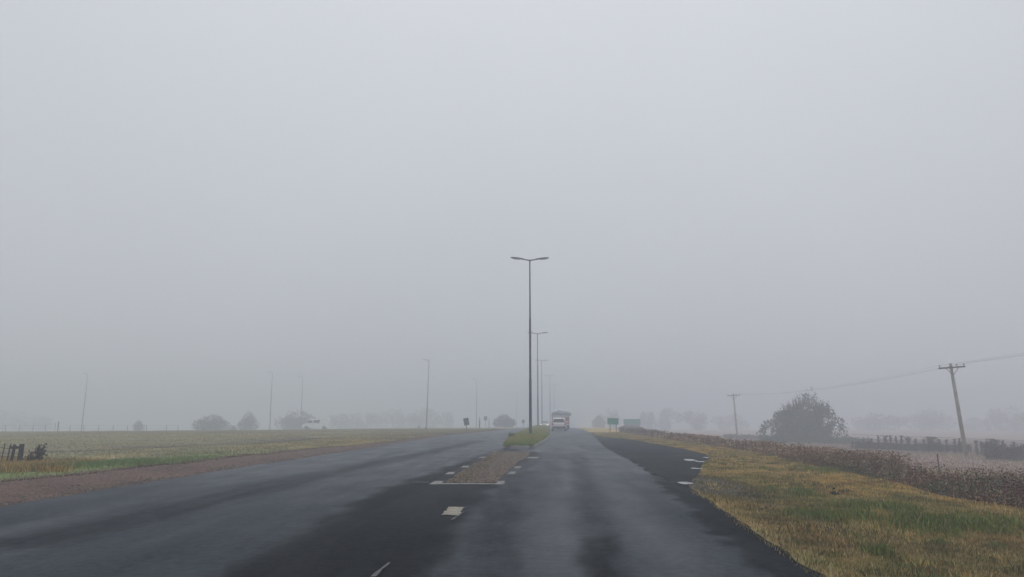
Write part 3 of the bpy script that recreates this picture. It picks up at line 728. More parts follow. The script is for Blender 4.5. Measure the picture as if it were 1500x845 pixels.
# ================================================================== trees and bushes
def tree(name, label, cat, px0, px1, ytop, D, col, nl=2600, leaf=.34, shape='dome', group=None, seed=0, trunk=True, gappy=.0, sink=.0):
    r = np.random.default_rng(seed+100)
    if D >= 135: D *= 1.44 if name == 'background_tree' else 1.2
    xa, xb = at(px0, 611, D).x, at(px1, 611, D).x; cx = (xa+xb)/2; W = (xb-xa)/2
    zb = gz(cx, D); zt = at((px0+px1)/2, ytop, D).z; H = max(zt-zb, 1.0)
    t = thing(name, label, cat, (cx, D, zb), 0, group)
    # lobes
    lobes = []
    if shape == 'dome':
        for i in range(9):
            a = r.uniform(0, 6.28); q = r.uniform(.1, .62); lobes.append((q*W*math.cos(a), q*W*.7*math.sin(a), H*r.uniform(.25, .62)*(1-.45*q), W*r.uniform(.34, .5), H*r.uniform(.26, .38)))
        lobes.append((0, 0, H*.6, W*.55, H*.4)); lobes.append((-.45*W, 0, H*.35, W*.5, H*.36)); lobes.append((.45*W, 0, H*.35, W*.5, H*.36))
    elif shape == 'wood':
        for i in range(10):
            q = r.uniform(-.75, .75); hh = H*r.uniform(.45, .8)*(1-.25*abs(q)); lobes.append((q*W, r.uniform(-.3, .3)*W, hh, W*r.uniform(.2, .32), H*r.uniform(.18, .26)))
        for i in range(6): lobes.append((r.uniform(-.8, .8)*W, 0, H*.25, W*.3, H*.28))
    elif shape == 'main':
        lobes = [(a_*W, b_*W, c_*H, d_*W, e_*H) for a_, b_, c_, d_, e_ in ((-.86,0,.12,.13,.13),(-.70,.1,.25,.15,.13),(-.62,0,.17,.25,.17),(-.42,0,.45,.15,.13),(-.36,.1,.30,.30,.25),(-.22,0,.57,.12,.11),
                 (-.05,0,.40,.34,.32),(.2,0,.43,.34,.34),(.06,0,.76,.13,.11),(.20,.05,.86,.11,.09),(.30,0,.72,.14,.12),(.45,0,.36,.28,.28),(.48,0,.63,.14,.12),(.62,.05,.50,.14,.12),(.80,0,.37,.14,.09),(.74,0,.18,.22,.19),(0,-.2,.2,.6,.2))]
    P = []; Cc = []
    tot = sum(a[3]*a[3]*a[4] for a in lobes)
    for (lx, ly, lz, lr, lh) in lobes:
        m = max(30, int(nl*lr*lr*lh/tot)); u = r.normal(size=(m, 3)); u /= np.linalg.norm(u, axis=1)[:, None]
        rad = r.uniform(.35, 1, m)**.45*(1+(.17 if shape == 'main' else .10)*r.normal(size=m))
        p = np.stack([lx+u[:,0]*rad*lr, ly+u[:,1]*rad*lr*.9, lz+u[:,2]*rad*lh], -1)
        P.append(p); Cc.append(np.tile(np.array(col)*r.uniform(.75, 1.3), (m, 1)))
    P = np.concatenate(P); Cc = np.concatenate(Cc)
    k = (P[:,2] > .02) & (P[:,2] < H*1.03); 
    gn = fbm(P[:,0]*1.0+seed*13, P[:,2]+P[:,1]*.6, max(.9, W*.16), seed, 2); k &= gn > gappy
    if shape == 'main': k &= r.uniform(0, 1, len(P)) > .72*sstep((P[:,2]/H-.42)/.38)
    P, Cc = P[k], Cc[k]; m = len(P)
    Cc = Cc*(1+r.uniform(-.35, .35, (m, 1)))*(1+r.uniform(-.08, .08, (m, 3)))
    leaf_quads(P[:,0], P[:,1], P[:,2], leaf*r.uniform(.6, 1.4, m), Cc, 'crown', M_leaf, t)
    # trunk and limbs
    bm = bmesh.new(); tr = max(.08, H*.028)
    add_tube(bm, [(0,0,-.3),(.05*H*.2,0,H*.25),(0,.03,H*.55)], [tr*1.3, tr, tr*.5], 7)
    for i in range(7):
        a = r.uniform(0, 6.28); q = r.uniform(.4, .8); zz_ = H*r.uniform(.1, .35)
        add_tube(bm, [(0,0,zz_),(q*W*.5*math.cos(a), q*W*.4*math.sin(a), zz_+H*.17),(q*W*math.cos(a), q*W*.7*math.sin(a), zz_+H*r.uniform(.2,.3))], [tr*.55, tr*.35, tr*.1], 5)
    if shape == 'main':   # bare twigs above the crown
        for i in range(130):
            xx = r.uniform(-.4, .62)*W; base = H*(.62-.35*abs(xx/W-.12)); ln = H*r.uniform(.12, .3)*(1-.5*abs(xx/W-.1)); dx = r.uniform(-.25, .35)*ln
            add_tube(bm, [(xx, 0, base),(xx+dx*.4, r.uniform(-.2,.2), base+ln*.5),(xx+dx, r.uniform(-.3,.3), base+ln)], [.05,.035,.012], 4)
    bm_obj('trunk', bm, M_bark, t)
    return t
gB = 'bushes along the left field edge'
tree('round_bush', 'small round dark bush, alone at the far left of the field crest', 'bush', 195, 214, 613.5, 150, (.085,.06,.055), 900, .3, 'dome', gB, 1)
tree('wide_bush', 'wide low green bush on the crest left of the dome shaped bush', 'bush', 283, 340, 605.5, 135, (.05,.07,.045), 3000, .34, 'dome', gB, 2)
tree('dome_bush', 'tall rounded dome shaped bush between the wide green bush and a lamp', 'bush', 348, 381, 601, 155, (.045,.04,.05), 2200, .34, 'dome', gB, 3)
tree('broad_tree', 'broad low dark tree standing behind the white van', 'tree', 400, 474, 599, 172, (.035,.035,.04), 3600, .42, 'dome', None, 4)
tree('small_bush', 'tiny bush between the wide green bush and the dome shaped bush', 'bush', 338, 350, 621, 140, (.06,.065,.045), 300, .25, 'dome', gB, 5)
tree('median_far_bush', 'dark dome shaped bush on the left carriageway edge beyond the tilted sign', 'bush', 720, 757, 605.5, 150, (.05,.052,.045), 2600, .32, 'dome', None, 6)
gW = 'hazy trees of the left background'
for i, (a, b, yt, D) in enumerate([(478,522,600,215),(512,562,599,225),(552,600,595,230),(595,640,594,225),(628,668,600,240),(-30,40,598,230),(30,86,604,240)]):
    pos = ['just right of the white van', 'second to the right of the white van', 'tallest, midway between van and leaning lamp', 'rising straight behind the leaning lamp', 'just right of the leaning lamp', 'at the left border of the view', 'behind the far wire fence'][i]
    tree('background_tree', 'faint fogged tree ' + pos, 'tree', a, b, yt, D, (.05,.062,.045) if i % 2 else (.06,.06,.05), 2200, .55, 'wood', gW, 20+i)
gR = 'hazy trees of the right background'
for i, (a, b, yt, D) in enumerate([(866,888,608,165),(876,912,597,215),(934,962,600,215),(955,1005,596,220),(996,1046,597,205),(1040,1096,602,230),(1246,1330,600,200),(1318,1405,597,205),(1396,1455,610,215),(1442,1530,589,190)]):
    pos = ['low and square, just left of the small green road sign', 'tall, rising behind the small green road sign', 'right above the large green board', 'first right of the large green board', 'second right of the large green board', 'behind the small far utility pole', 'right of the big bush', 'behind the vine covered fence left of the leaning pole', 'low, right behind the leaning pole', 'at the right border of the view'][i]
    tree('background_tree', 'faint fogged tree ' + pos, 'tree', a, b, yt, D, (.05,.055,.045), 2300 if b-a < 60 else 3600, .55, 'dome' if i in (0, 7) else 'wood', gR, 40+i)
tree('big_bush', 'large ragged dark bush tree with bare twigs, right field', 'tree', 1106, 1241, 563, 100, (.013,.030,.013), 20000, .27, 'main', None, 60, gappy=.34)
# low scrub at its foot and elsewhere in the right field
def scrub(name, label, px0, px1, D, h, n, col, spread=3., lf=.16):
    px = rng.uniform(px0, px1, n); d = D+rng.normal(0, spread, n); x = np.array([(p-750)/F*1.0143*q_ for p, q_ in zip(px, d)])
    z = ground_z(x, d); top = h*(.35+.9*fbm(x, d, 1.1, 191, 2)); zz_ = z+top*rng.uniform(0, 1, n)**.8
    o = leaf_quads(x, d, zz_, rng.uniform(.6, 1.4, n)*lf, vary(col, n, .4), name, M_leaf); tag(o, label, 'undergrowth', kind='stuff'); return o
scrub('undergrowth', 'low dark undergrowth round the foot of the vine covered fence', 1236, 1400, 74, .68, 9000, (.05,.03,.028), 1.5)
scrub('undergrowth', 'dense reddish undergrowth right of the leaning pole', 1418, 1530, 60, 1.15, 9000, (.055,.032,.028), 2.0)
scrub('undergrowth', 'low scrub at the foot of the big bush', 1102, 1256, 93, 1.0, 8000, (.03,.045,.025), 2.5)
scrub('undergrowth', 'low scrub round the foot of the small far pole', 1050, 1112, 115, .7, 1800, (.085,.075,.065), 3.0, .2)
scrub('undergrowth', 'dark scrub behind the small green road sign', 918, 960, 88, .8, 6000, (.05,.032,.034), 4.0)

# ---- dark thistle left
def weed_plant(name, label, px, D, h, w_, n, col):
    x, y, z = on_ray(px, D); t = thing(name, label, 'plant', (x, y, z))
    bm = bmesh.new(); r = random.Random(px); P = []
    for i in range(7):
        a = r.uniform(-1, 1); tip = Vector((a*w_, r.uniform(-.3, .3)*w_, h*r.uniform(.55, 1.0)))
        add_tube(bm, [(0,0,-.05), tip*.5+Vector((0,0,.04)), tip], [.022,.016,.008], 5)
        for k in range(n//7):
            q_ = r.uniform(.45, 1.02); P.append(tip*q_+Vector((r.gauss(0,.07), r.gauss(0,.07), r.gauss(0,.06))))
    bm_obj('stem', bm, M_bark, t); P = np.array(P)
    leaf_quads(P[:,0], P[:,1], P[:,2], rng.uniform(.06, .13, len(P)), vary(col, len(P), .35), 'leaves', M_leaf, t)
    return t
xx, D0 = G(60, 681)
weed_plant('thistle', 'dark upright thistle right of the old gate posts', 65, D0, at(64, 651, D0).z-gz(*G(60, 681)), .22, 150, (.045,.045,.04))
weed_plant('thistle', 'small dark thistle close right of the thick gate post', 50, D0, .42, .06, 80, (.05,.05,.042))
xx, D1_ = G(744, 641)
t = weed_plant('island_plant', 'dark leafy plant on the left edge of the grass island', 749, 46, .5, .2, 110, (.07,.10,.04)); t.location.z = float(zroad(46))+.12
gx_, gy_ = G(1214, 725)
t = weed_plant('dark_tuft', 'small black forked tuft lying alone on the dry verge', 1214, gy_, .085, .07, 60, (.015,.015,.012)); t.scale = (.6,.6,.7)

# ================================================================== street lamps
def lamp_head(bm_h, bm_g, root, d, L=.95):
    """flat lantern pointing along d from root"""
    d = Vector(d).normalized(); side = Vector((0,0,1)).cross(d).normalized(); up = d.cross(side)
    rot = Matrix((d, side, up)).transposed()
    c = root+d*L/2
    vs = []
    for (u, w_, h_) in [(-.5,.05,.04),(-.3,.12,.055),(.1,.15,.065),(.42,.12,.05),(.5,.07,.03)]:
        p = c+d*(u*L); vs.append([bm_h.verts.new(p+side*a*w_+up*b*h_) for a, b in ((-1,-.3),(-.7,1),(.7,1),(1,-.3),(.8,-.6),(-.8,-.6))])
    for a, b in zip(vs, vs[1:]):
        for k in range(6): bm_h.faces.new((a[k], a[(k+1) % 6], b[(k+1) % 6], b[k]))
    bm_h.faces.new(vs[0][::-1]); bm_h.faces.new(vs[-1])
    add_box(bm_g, c+d*.05*L-up*.06, (L*.5, .2, .03), rot)
def make_lamp(double, H, label, group, name):
    t = thing(name, label, 'street lamp', (0,0,0), 0, group)
    bm = bmesh.new(); add_tube(bm, [(0,0,-.1),(0,0,H*.32),(0,0,H*.33),(0,0,H*.66),(0,0,H*.67),(0,0,H)], [.10,.095,.082,.075,.06,.045], 12); bm_obj('pole', bm, M_steel, t, smooth=True)
    bm = bmesh.new(); add_tube(bm, [(0,0,0),(0,0,1.15)], [.112,.108], 12); add_box(bm, (0,0,.02), (.36,.36,.05)); bm_obj('base', bm, M_rust, t)
    bm = bmesh.new(); add_box(bm, (.0,-.104,.75), (.12,.02,.35)); bm_obj('access_door', bm, M_lamp, t)
    for s in ((-1, 1) if double else (-1,)):
        bm = bmesh.new(); add_tube(bm, [(0,0,H-.12),(s*.12,0,H-.05),(s*.45,0,H+.0),(s*.62,0,H+.03)], [.05,.045,.04,.035], 8); arm = bm_obj('arm', bm, M_steel, t, smooth=True)
        bh, bg_ = bmesh.new(), bmesh.new(); lamp_head(bh, bg_, Vector((s*.45,0,H+.03)), (s, 0, .10), .95 if double else .7)
        hd = bm_obj('lamp_head', bh, M_lamp, t); bm_obj('lens', bg_, M_glass, hd)
    return t
def place_lamp(t, px, D, ytop, base_z, H0, rz):
    x = at(px, 611, D).x
    t.location = (x, D, base_z); t.rotation_euler = (0, 0, rz); return t
HL = 12.7
medD = []
specs = [(777, 379.5), (788, 487), (794, 527), (806, 549.5), (812, 563)]
lab = ['nearest and tallest double armed street lamp, at the front of the grass island', 'second double armed street lamp along the median', 'third double armed street lamp along the median, half faded by fog', 'fourth, pale double armed street lamp just left of the vehicles', 'fifth and faintest double armed street lamp deep in the fog']
lamp0 = make_lamp(True, HL, lab[0], 'double street lamps in the median', 'street_lamp')
for i, (px, yt) in enumerate(specs):
    # depth at which a lamp of this height reaches that line of sight
    D = 30.
    while at(px, yt, D).z < float(zroad(D))+.15+HL+.03: D += .1
    t = lamp0 if i == 0 else copy_tree(lamp0)
    t['label'] = lab[i]; place_lamp(t, px, D, yt, float(zroad(D))+.14, HL, math.radians(2))
    medD.append(D)
print('median lamps', medD)
lamp1 = make_lamp(False, HL, 'x', 'single street lamps on the left side', 'street_lamp')
singles = [(625,526,'tall single armed street lamp left of the tilted sign, nearest of its row'),(396,544,'pale single street lamp right of the dome shaped bush'),(441,551,'faint single street lamp rising behind the broad tree and white van'),
           (121,546,'single street lamp at far left standing alone over the wire fence'),(698,555,'faint single street lamp just right of the tilted sign'),(757,574,'very faint street lamp left of the tall median lamp')]
for i, (px, yt, lb) in enumerate(singles):
    D = 60.
    while D < 400 and at(px, yt, D).z < gz(at(px,611,D).x, D)+HL+.05: D += .5
    t = lamp1 if i == 0 else copy_tree(lamp1); t['label'] = lb
    x = at(px, 611, D).x; t.location = (x, D, gz(x, D)); t.rotation_euler = (0, math.radians([1.0,-.3,0,1.3,0,0][i]), math.radians(15 if i in (1,2) else 160 if i == 5 else -5))
    print('single', px, D)

# ================================================================== utility poles and wires
def make_pole(label):
    H = 8.2
    t = thing('utility_pole', label, 'utility pole', (0,0,0), 0, 'leaning utility poles in the right field')
    bm = bmesh.new(); add_tube(bm, [(0,0,-.3),(0,0,H*.5),(0,0,H)], [.17,.145,.115], 10); bm_obj('pole', bm, M_wood_pale, t, smooth=True)
    bm = bmesh.new(); add_box(bm, (0,-.13,H-.35), (2.2,.12,.13)); bm_obj('crossarm', bm, M_wood_dark, t, bevel=.01)
    for s in (-1, 1):
        bm = bmesh.new(); add_tube(bm, [(0,-.15,H-1.0),(s*.5,-.16,H-.42)], .028, 6); bm_obj('brace', bm, M_wire, t)
    for s in (-1.0, .42, 1.02):
        bm = bmesh.new(); add_tube(bm, [(s,-.13,H-.29),(s,-.13,H-.22),(s,-.13,H-.2),(s,-.13,H-.13),(s,-.13,H-.1)], [.02,.02,.065,.07,.03], 8); bm_obj('insulator', bm, M_porc, t)
    bm = bmesh.new(); add_box(bm, (-.12,-.2,H-.3), (.2,.12,.22)); bm_obj('fuse_box', bm, M_black, t, bevel=.02)
    return t, H
pole0, PH = make_pole('leaning wooden utility pole with crossarm, nearest, among the reddish undergrowth')
Dp = 63.; xp = at(1411, 611, Dp).x; pole0.location = (xp, Dp, gz(xp, Dp)); pole0.rotation_euler = (0, math.radians(-4.4), math.radians(0))
k_ = (at(1388, 531, Dp).z-gz(xp, Dp))/PH; pole0.scale = (1, 1, 1)
pole0.location.z += (k_-1)*PH
pole1 = copy_tree(pole0); pole1['label'] = 'small faded utility pole with crossarm far left of the big bush'
Dq = 132.; xq = at(1079, 611, Dq).x; pole1.rotation_euler = (0, math.radians(-2.5), 0); zt = at(1075, 575.5, Dq).z; pole1.location = (xq, Dq, zt-PH)
bpy.context.view_layer.update()
nxt = Vector((at(1411,611,Dp).x-8, -14, pole0.location.z+PH-.1+1.9))
for j, s in enumerate((-1.0, .42, 1.02)):
    a = pole0.matrix_world @ Vector((s,-.13,PH-.1)); b = pole1.matrix_world @ Vector((s,-.13,PH-.1)); c = nxt+Vector((s, 0, 0))
    pts = []
    for k in range(25): u = k/24; p = c.lerp(a, u); p.z -= 4*.6*u*(1-u); pts.append(p)
    for k in range(1, 25): u = k/24; p = a.lerp(b, u); p.z -= 4*.8*u*(1-u); pts.append(p)
    bm = bmesh.new(); add_tube(bm, pts, .0055, 4)
    tag(bm_obj('power_line', bm, M_wire), ['thin overhead wire on the left end of the crossarm', 'thin overhead wire on the middle insulator', 'thin overhead wire on the right end of the crossarm'][j], 'wire', 'overhead wires between the utility poles')

# ================================================================== fences
def post_bm(x, y, z, h, r, lean=(0, 0), sq=False):
    bm = bmesh.new()
    if sq: add_box(bm, (x+lean[0]/2, y, z+h/2-.1), (r*2, r*1.8, h+.2), Matrix.Rotation(math.atan2(lean[0], h), 3, 'Y'))
    else: add_tube(bm, [(x, y, z-.2), (x+lean[0], y+lean[1], z+h)], [r, r*.85], 7)
    return bm
def make_wirefence(name, label, cat, pxs, Ds, tops, rad, wires, group=None, M=None, sq=None, leans=None):
    x0, y0 = at(pxs[0], 611, Ds[0]).x, Ds[0]; z0 = gz(x0, y0)
    t = thing(name, label, cat, (x0, y0, z0), 0, group); P = []
    for i, (px, D, yt) in enumerate(zip(pxs, Ds, tops)):
        x = at(px, 611, D).x; z = gz(x, D); h = max(.3, at(px, yt, D).z-z); P.append((x, D, z, h))
        lx = leans[i] if leans else random.uniform(-.04, .04)
        bm_obj('post', post_bm(x-x0-lx/2, D-y0, z-z0, h, rad[i] if isinstance(rad, list) else rad, (lx, 0), bool(sq and sq[i])), M or M_wood_dark, t, bevel=.008 if (sq and sq[i]) else 0)
    for f in wires:
        bm = bmesh.new(); pts = [(x-x0, y-y0, z-z0+h*f) for x, y, z, h in P]; add_tube(bm, pts, .008 if f < 2 else .01, 4); bm_obj('wire', bm, M_wire, t)
    return t, P
# old gate posts, near left
_, Dg = G(20, 684)
Dg *= 1.02
t, P = make_wirefence('post_fence', 'old dark post fence at the left edge with two thick end posts and top rail', 'fence', [-46,-24,0.5,9.5,17.5,24,35.5], [Dg*1.0]*7, [646,647,646,648.5,649.5,650,649.5], [.04,.04,.028,.016,.022,.036,.056], (.42,.8), leans=[.12,.1,.12,.08,.11,.07,.04], sq=[0,0,0,0,0,1,1])
bm = bmesh.new(); (xa, ya, za, ha), (xb, yb, zb_, hb) = P[-2], P[-1]; add_box(bm, ((xa+xb)/2-t.location.x, -.03, za+ha*.86-t.location.z), (xb-xa+.15, .05, .07)); bm_obj('rail', bm, M_wood_dark, t)
# far wire fence along the left crest
pf = [-10, 10, 30, 50, 68, 82, 86.5, 104, 124, 146, 167, 188, 216, 245, 262]
make_wirefence('wire_fence', 'far thin wire fence along the crest of the left field', 'fence', pf, [128]*len(pf), [622,622,622,622,622,619,616.5]+[622]*8, [.045]*6+[.10]+[.045]*8, (.5,.95))
# vine covered fence, right field
pv = [1246,1254,1262,1273,1284,1294,1302,1310,1318,1327.5,1338,1350,1358,1363,1372,1383,1395,1402,1426,1434,1441,1448,1455,1465,1481,1496]
tv = [645,644,643,641,638,638,638,638,638,640,639.5,640.5,640,640,641,642,641,641,643,644,644,642.5,644,644,646,648]
Dv = [76-(p-1246)*.055 for p in pv]
tf = thing('vine_covered_fence', 'old field fence whose posts are overgrown with dark vines, behind the leaning pole', 'fence', (*on_ray(1246, 76),))
X0 = Vector(tf.location)
for i, (px, D, yt) in enumerate(zip(pv, Dv, tv)):
    x, _, z = on_ray(px, D); h = at(px, yt, D).z-z
    bm_obj('post', post_bm(x-X0.x, D-X0.y, z-X0.z, h*.93, .055, (random.uniform(-.05,.05), 0)), M_wood_dark, tf)
    wide = {1294:.42, 1363:.5, 1358:.4, 1327.5:.33, 1318:.28, 1441:.4, 1448:.42, 1455:.42}.get(px, .155)*random.uniform(.7, 1.15)
    m = int(330*(wide/.17)**.6); u = rng.uniform(0, 1, m)
    rad = wide*(.75+.35*np.sin(u*9+i*2))*np.where(u < .25, 1.4, 1.)
    leaf_quads(x-X0.x+rng.normal(0, .55, m)*rad, D-X0.y+rng.normal(0, .5, m)*rad, z-X0.z+u*h*rng.uniform(.86, 1.08), rng.uniform(.06, .17, m), vary((.036,.023,.022), m, .4), 'vine_cover', M_leaf, tf)['kind'] = 'stuff'
for f in (.9, 1.35):
    bm = bmesh.new(); add_tube(bm, [(on_ray(p, D)[0]-X0.x, D-X0.y, on_ray(p, D)[2]-X0.z+f) for p, D in zip(pv, Dv)], .012, 4); bm_obj('wire', bm, M_wire, tf)
x, y, z = on_ray(1369, 34); bm = post_bm(0, 0, 0, at(1369, 664, 34).z-z, .035, (-.03, 0))
tag(bm_obj('stake', bm, M_wood_dark, loc=(x, y, z)), 'short thin dark stake sticking out of the ditch weeds left of the leaning pole', 'stake')

# ================================================================== road signs
def green_sign():
    D = 88.; cx = at(897.5, 611, D).x; za = gz(at(902.5,611,D).x, D)
    t = thing('road_sign', 'small green road sign on two dark posts at the right verge', 'road sign', (cx, D, za))
    xl, xr = at(889.5,611,D).x-cx, at(906,611,D).x-cx; zt, zb = at(897,611.5,D).z-za, at(897,621,D).z-za
    rot = Matrix.Rotation(math.radians(2.0), 3, 'Y')
    c = Vector(((xl+xr)/2, 0, (zt+zb)/2)); w_, h_ = xr-xl, zt-zb
    bm = bmesh.new(); add_box(bm, c, (w_, .03, h_), rot); bm_obj('board', bm, M_green, t, bevel=.006)
    bm = bmesh.new()
    for dx, dz, sx, sz in ((0,h_/2-.03,w_-.06,.012),(0,-h_/2+.03,w_-.06,.012),(-w_/2+.03,0,.012,h_-.06),(w_/2-.03,0,.012,h_-.06)): add_box(bm, c+rot@Vector((dx,-.018,dz)), (sx,.004,sz), rot)
    bm_obj('border', bm, M_white, t)
    for px, dy in ((893.5, .06), (902.5, .06)):
        x = at(px,611,D).x-cx; bm = bmesh.new(); add_box(bm, (x, dy, (zt-.1)/2-.1), (.075,.06,zt+.1)); bm_obj('post', bm, M_wood_dark, t)
green_sign()
def big_sign():
    D = 150.; x0, x1 = at(913,611,D).x, at(938,611,D).x; cx = (x0+x1)/2; z = gz(cx, D)
    t = thing('road_sign', 'large fogged green board with pale lower part behind the small green sign', 'road sign', (cx, D, z))
    zt, zm, zb = at(925,613,D).z-z, at(925,620,D).z-z, at(925,625.5,D).z-z
    bm = bmesh.new(); add_box(bm, (0,0,(zt+zm)/2), (x1-x0,.06,zt-zm)); bm_obj('board', bm, M_green, t, bevel=.01)
    bm = bmesh.new(); add_box(bm, (0,.02,(zm+zb)/2-.003), (x1-x0-.15,.05,zm-zb-.02)); bm_obj('lower_panel', bm, mat('grey_board', (.22,.21,.24), .7, nscale=3), t)
    for s in (-.4, 0, .4):
        bm = bmesh.new(); add_box(bm, (s*(x1-x0),.1,zt/2-.1), (.12,.1,zt)); bm_obj('post', bm, M_steel, t)
big_sign()
def small_sign(px0, px1, y0, y1, ybase, D, tilt, name, label, mat_=M_signback, panel=True):
    cx = at((px0+px1)/2, 611, D).x; z = gz(cx, D); t = thing(name, label, 'road sign', (cx, D, z))
    w_ = at(px1,611,D).x-at(px0,611,D).x; zt = at(px0,y0,D).z-z; zb = at(px0,y1,D).z-z
    rot = Matrix.Rotation(math.radians(tilt), 3, 'Y')
    bm = bmesh.new(); add_box(bm, (0,-.03,(zt+zb)/2), (w_,.02,(zt-zb)), rot); bm_obj('board', bm, mat_, t, bevel=.006)
    bm = bmesh.new(); add_tube(bm, [(.05,.03,-.2),(0,.03,zt-.1)], .035, 8); bm_obj('post', bm, M_steel, t)
    bm = bmesh.new(); add_box(bm, (0,-.0,(zt*.3+zb*.7)), (w_*.8,.025,.03), rot); add_box(bm, (0,-.0,(zt*.75+zb*.25)), (w_*.8,.025,.03), rot); bm_obj('bracket', bm, M_steel, t)
    return t
small_sign(679.3, 687, 611.5, 622, 632, 86, -12, 'road_sign', 'tilted dark rectangular sign seen from behind at the left road edge')
small_sign(709, 713.5, 609, 615, 624, 150, 0, 'road_sign', 'small pale sign far off between two marker posts right of the tilted sign')
small_sign(764.5, 768.5, 614, 619, 624, 150, 0, 'road_sign', 'small dark sign far off between the dome bush and the tall median lamp')
def marker(px, y0, D, label, r=.06):
    cx = at(px, 611, D).x; z = gz(cx, D); h = at(px, y0, D).z-z
    t = thing('marker_post', label, 'marker post', (cx, D, z), 0, 'marker posts by the left road'); bm = bmesh.new(); add_box(bm, (0,0,h/2-.1), (r*2,.06,h+.2)); bm_obj('post', bm, M_signback, t, bevel=.01)
    bm = bmesh.new(); add_box(bm, (0,-.032,h*.85), (r*1.7,.006,h*.14)); bm_obj('reflector', bm, M_white, t)
marker(702.5, 611, 125, 'dark marker post right of the tilted sign', .10)
marker(716.5, 612, 140, 'thin marker post just left of the dark dome bush', .06)
marker(614, 621, 120, 'short marker post left of the leaning street lamp', .07)
marker(624, 623.5, 105, 'low dark marker post at the foot of the leaning street lamp', .08)

# ================================================================== vehicles
def wheel(t, x, y, r, w_=.2):
    bm = bmesh.new(); pts = [(-w_/2,0,0),(-w_/2+.03,0,0),(w_/2-.03,0,0),(w_/2,0,0)]
    add_tube(bm, pts, [r*.93, r, r, r*.93], 20); o = bm_obj('wheel', bm, M_tyre, t, loc=(x, y, r))
    bm = bmesh.new(); s = 1 if x > 0 else -1; add_tube(bm, [(s*(w_/2-.01),0,0),(s*(w_/2+.012),0,0)], [r*.6, r*.5], 14); bm_obj('rim', bm, M_rim, o)
def make_car(name, label, cat, loc, rz, front=False, paint=M_carw):
    """y forward; rear at y=-2.1"""
    t = thing(name, label, cat, loc, rz); W = .89
    bm = bmesh.new(); prof = [(-2.05,.32),(-2.12,.5),(-2.1,.78),(-2.02,.98),(-1.0,1.02),(.85,1.0),(1.75,.86),(2.1,.68),(2.14,.42),(2.05,.28),(-1.9,.28)]
    add_prism(bm, prof, -W, W); bm_obj('body', bm, paint, t, bevel=.07, smooth=True)
    bm = bmesh.new(); prof = [(-2.0,.985),(-1.68,1.47),(-1.4,1.55),(-.2,1.57),(.25,1.5),(1.05,1.0)]
    add_prism(bm, prof, -W+.07, W-.07, .13, 1.3); bm_obj('cabin', bm, paint, t, bevel=.04, smooth=True)
    def pane(nm, vs, m=M_carglass):
        b_ = bmesh.new(); f = b_.faces.new([b_.verts.new(v) for v in vs]); r_ = bmesh.ops.solidify(b_, geom=[f], thickness=.01); return bm_obj(nm, b_, m, t)
    pane('rear_window', [(-.66,-1.975,1.06),(.66,-1.975,1.06),(.56,-1.73,1.43),(-.56,-1.73,1.43)])
    pane('windscreen', [(-.72,1.0,1.06),(.72,1.0,1.06),(.6,.33,1.47),(-.6,.33,1.47)])
    for s in (-1, 1):
        pane('side_window', [(s*.835,-1.5,1.05),(s*.835,.8,1.05),(s*.73,.15,1.44),(s*.73,-1.35,1.46)])
        b_ = bmesh.new(); add_box(b_, (s*.76,-2.10,.84), (.2,.09,.24)); bm_obj('tail_light', b_, M_red, t, bevel=.02)
        b_ = bmesh.new(); add_box(b_, (s*.64,2.09,.64), (.34,.10,.15)); bm_obj('headlight', b_, M_head if front else M_glass, t, bevel=.02)
        b_ = bmesh.new(); add_box(b_, (s*.97,.72,1.05), (.18,.1,.13)); bm_obj('mirror', b_, paint, t, bevel=.02)
        wheel(t, s*.78, -1.35, .32); wheel(t, s*.78, 1.35, .32)
    b_ = bmesh.new(); add_box(b_, (0,-2.16,.45), (1.62,.16,.2)); bm_obj('bumper', b_, M_black, t, bevel=.03)
    b_ = bmesh.new(); add_box(b_, (0,2.15,.4), (1.5,.1,.2)); bm_obj('front_bumper', b_, M_black, t, bevel=.03)
    b_ = bmesh.new(); add_box(b_, (0,-2.135,.74), (.42,.02,.13)); bm_obj('number_plate', b_, M_plate, t)
    return t
RZ = -math.atan(.072)
Dc = 93.; make_car('car', 'white hatchback seen from behind, driving close behind the truck', 'car', (at(818.8,611,Dc).x, Dc, float(zroad(Dc))+.004), RZ)
Do = 165.; make_car('oncoming_car', 'distant oncoming car with lit headlights, nearly lost in fog left of the vehicles', 'car', (at(802,611,Do).x-.6, Do, float(zroad(Do))+.004), RZ+math.pi, True)

